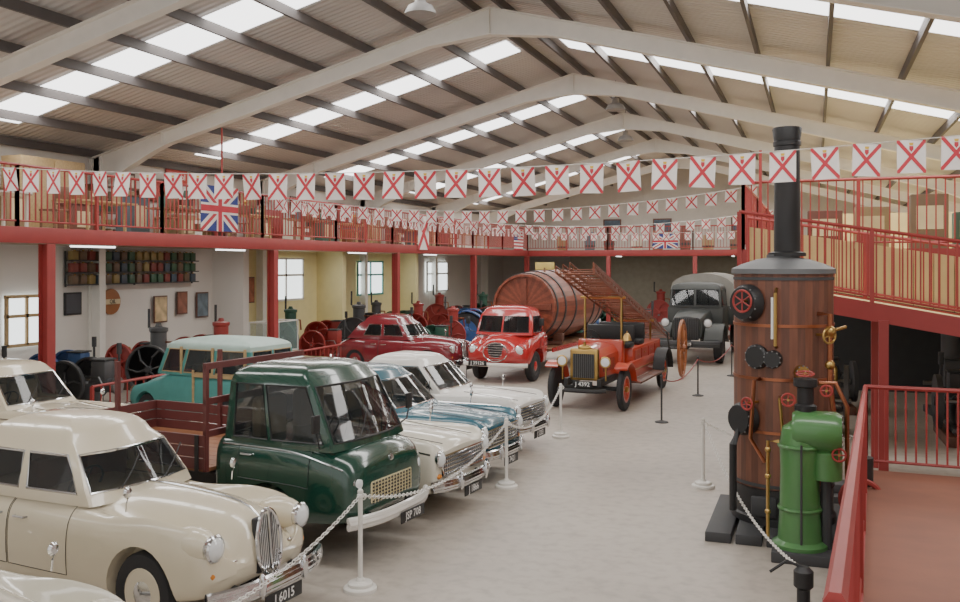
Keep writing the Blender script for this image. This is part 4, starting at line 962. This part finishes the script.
for i,(y,z,w,h,c) in enumerate(((21.2,5.45,.7,.9,'e0d8c8'),(22.6,5.5,1.0,.7,'a84038'),(24.6,5.4,.8,.6,'4a5a6a'),(27.2,5.4,1.0,.8,'c8b890'),(30.4,5.6,.9,.5,'6a4a3a'),(33.4,5.4,1.2,.8,'8a3a34'),(36.5,5.4,1.0,.8,'d0c8b8'))):
    mb=MB();mb.box((0,0,0),(.04,w,h),WOOD2,.005);mb.box((.022,0,0),(.01,w-.12,h-.12),M('pic_'+c,c,.7,var=.4,sc=3));mb.make('framed_picture',None,'framed picture on white gallery wall','picture',(XL+.04,y,z),0,'framed pictures on gallery wall')
mb=MB();mb.box((0,0,0),(.04,1.0,.45),M('sign_red','b84038',.5),.01);mb.text('Castrol',.26,FX(.022,0,0),FLW);mb.make('enamel_sign',None,'red and white enamel sign on gallery wall','sign',(XL+.05,23.4,5.98))
mb=MB();mb.box((0,0,0),(.05,.7,.25),M('exit_green','2f8a5a',.5,em=.5),.01);mb.text('EXIT',.18,FX(.027,0,0),FLW);mb.make('exit_sign',None,'green illuminated exit sign','sign',(XL+.06,28.6,5.95))
for i in range(9):
    mb=MB();mt=BM[(i*2)%9];h=.8+.25*(i%3);mb.lathe([(.25,0),(.3,h/2),(.25,h),(0,h)],16,mt);mb.lathe([(.285,h*.25),(.295,h*.3),(.285,h*.35)],16,DARK);mb.make('drum',None,'painted drum on far gallery','drum',(-12.5+i*1.25,47+(i%2),ZF),0,'drums on far gallery')
for i,x in enumerate((-11.5,-8.5,-4,-2.5)):
    mb=MB();mb.box((0,0,0),(1.1,.05,.8),WOOD2,.01);mb.box((0,-.03,0),(.95,.01,.65),M('pic_4a5a6a','4a5a6a',.7));mb.make('framed_picture',None,'framed picture on far gable wall','picture',(x,YB-.04,5.6),0,'framed pictures on gable wall')
for i in range(6):
    mb=MB();h=.9+.15*(i%3);mb.box((0,0,h/2),(.7,.5,h),BM[(i*2+1)%9],.02);mb.box((0,-.26,h*.6),(.5,.02,h*.4),M('sign_cream'));mb.make('display_case',None,'display case on raised gallery','cabinet',(.2+i*1.0,21+(i%2)*1.5,ZG-.02),0,'display cases on raised gallery')
def pend(loc,top):
    th=thing('pendant_lamp','grey dome pendant lamp hanging from roof','lamp',loc)
    mb=MB();mb.lathe([(.31,0),(.3,.05),(.24,.16),(.12,.22),(.1,.36),(0,.37)],24,M('lamp_grey','9a9896',.5));mb.lathe([(.29,.02),(0,.03)],24,LENS);mb.make('lamp_shade',th)
    mb=MB();mb.cyl((0,0,.36),(0,0,top-loc[2]),.012,DARK,6);mb.make('lamp_rod',th)
for x,y in((-7.2,16.4),(-5.9,28.7),(-7,36)):pend((x,y,8.15),zroof(x)-.05)
for x,y in((-14.6,13.3),(-14.5,20.2)):
    MB().cyl((0,0,0),(0,0,2.9),.025,REDR,8).make('flag_pole',None,'thin red vertical pole on gallery','pole',(x,y,ZF),0,'red poles')
# ---------------------------------------------------------------- light, camera
w=bpy.data.worlds.new('World');SC.world=w;w.use_nodes=True;bg=w.node_tree.nodes['Background'];bg.inputs[0].default_value=(1,.96,.91,1);bg.inputs[1].default_value=1.1
def area(loc,rot,sx,sy,pw,col=(1,.96,.91)):
    l=bpy.data.lights.new('skylight_and_fill_light','AREA');l.shape='RECTANGLE';l.size=sx;l.size_y=sy;l.energy=pw;l.color=col
    o=bpy.data.objects.new('skylight_and_fill_light',l);COL.objects.link(o);o.location=loc;o.rotation_euler=rot  # serves the roof lights and the added fill lamps under the galleries
sa=math.atan(SL)
for yc in(8.2,16,23.8,31.6,39.4,47.2):
    k=1 if yc<20 else 1.35
    area((-12.5,yc,zroof(-12.5)-.05),(0,-sa,0),10,1.2,330*k)
    area((-.5,yc,zroof(-.5)-.05),(0,sa,0),11,1.2,330*k)
for i,(x,y) in enumerate(((-16.2,17.5),(-16.2,23),(-16.2,31),(-16.2,38),(-10,49.5),(-4,49.5))):  # lamps added to brighten the space under the galleries
    th=thing('fill_tube','white fill tube added under gallery','lamp',(x,y,3.72),0,'added fill lights under gallery')
    mb=MB();mb.box((0,0,.05),(.12,1.5,.08),WHT,.01);mb.make('fill_housing',th);mb=MB();mb.cyl((0,-.72,-.01),(0,.72,-.01),.02,M('fill_glow','ffffff',.5,em=4),8);mb.make('tube',th)
    area((x,y,3.66),(0,0,0),.3,1.5,35)
cam=bpy.data.cameras.new('Camera');co=bpy.data.objects.new('Camera',cam);COL.objects.link(co)
cam.sensor_width=36;cam.lens=34.5;cam.shift_y=-37/960;cam.clip_start=.05;co.location=(0,0,3.3);co.rotation_euler=(pi/2,0,radians(20));SC.camera=co
print('SIZE objects',len(bpy.data.objects))
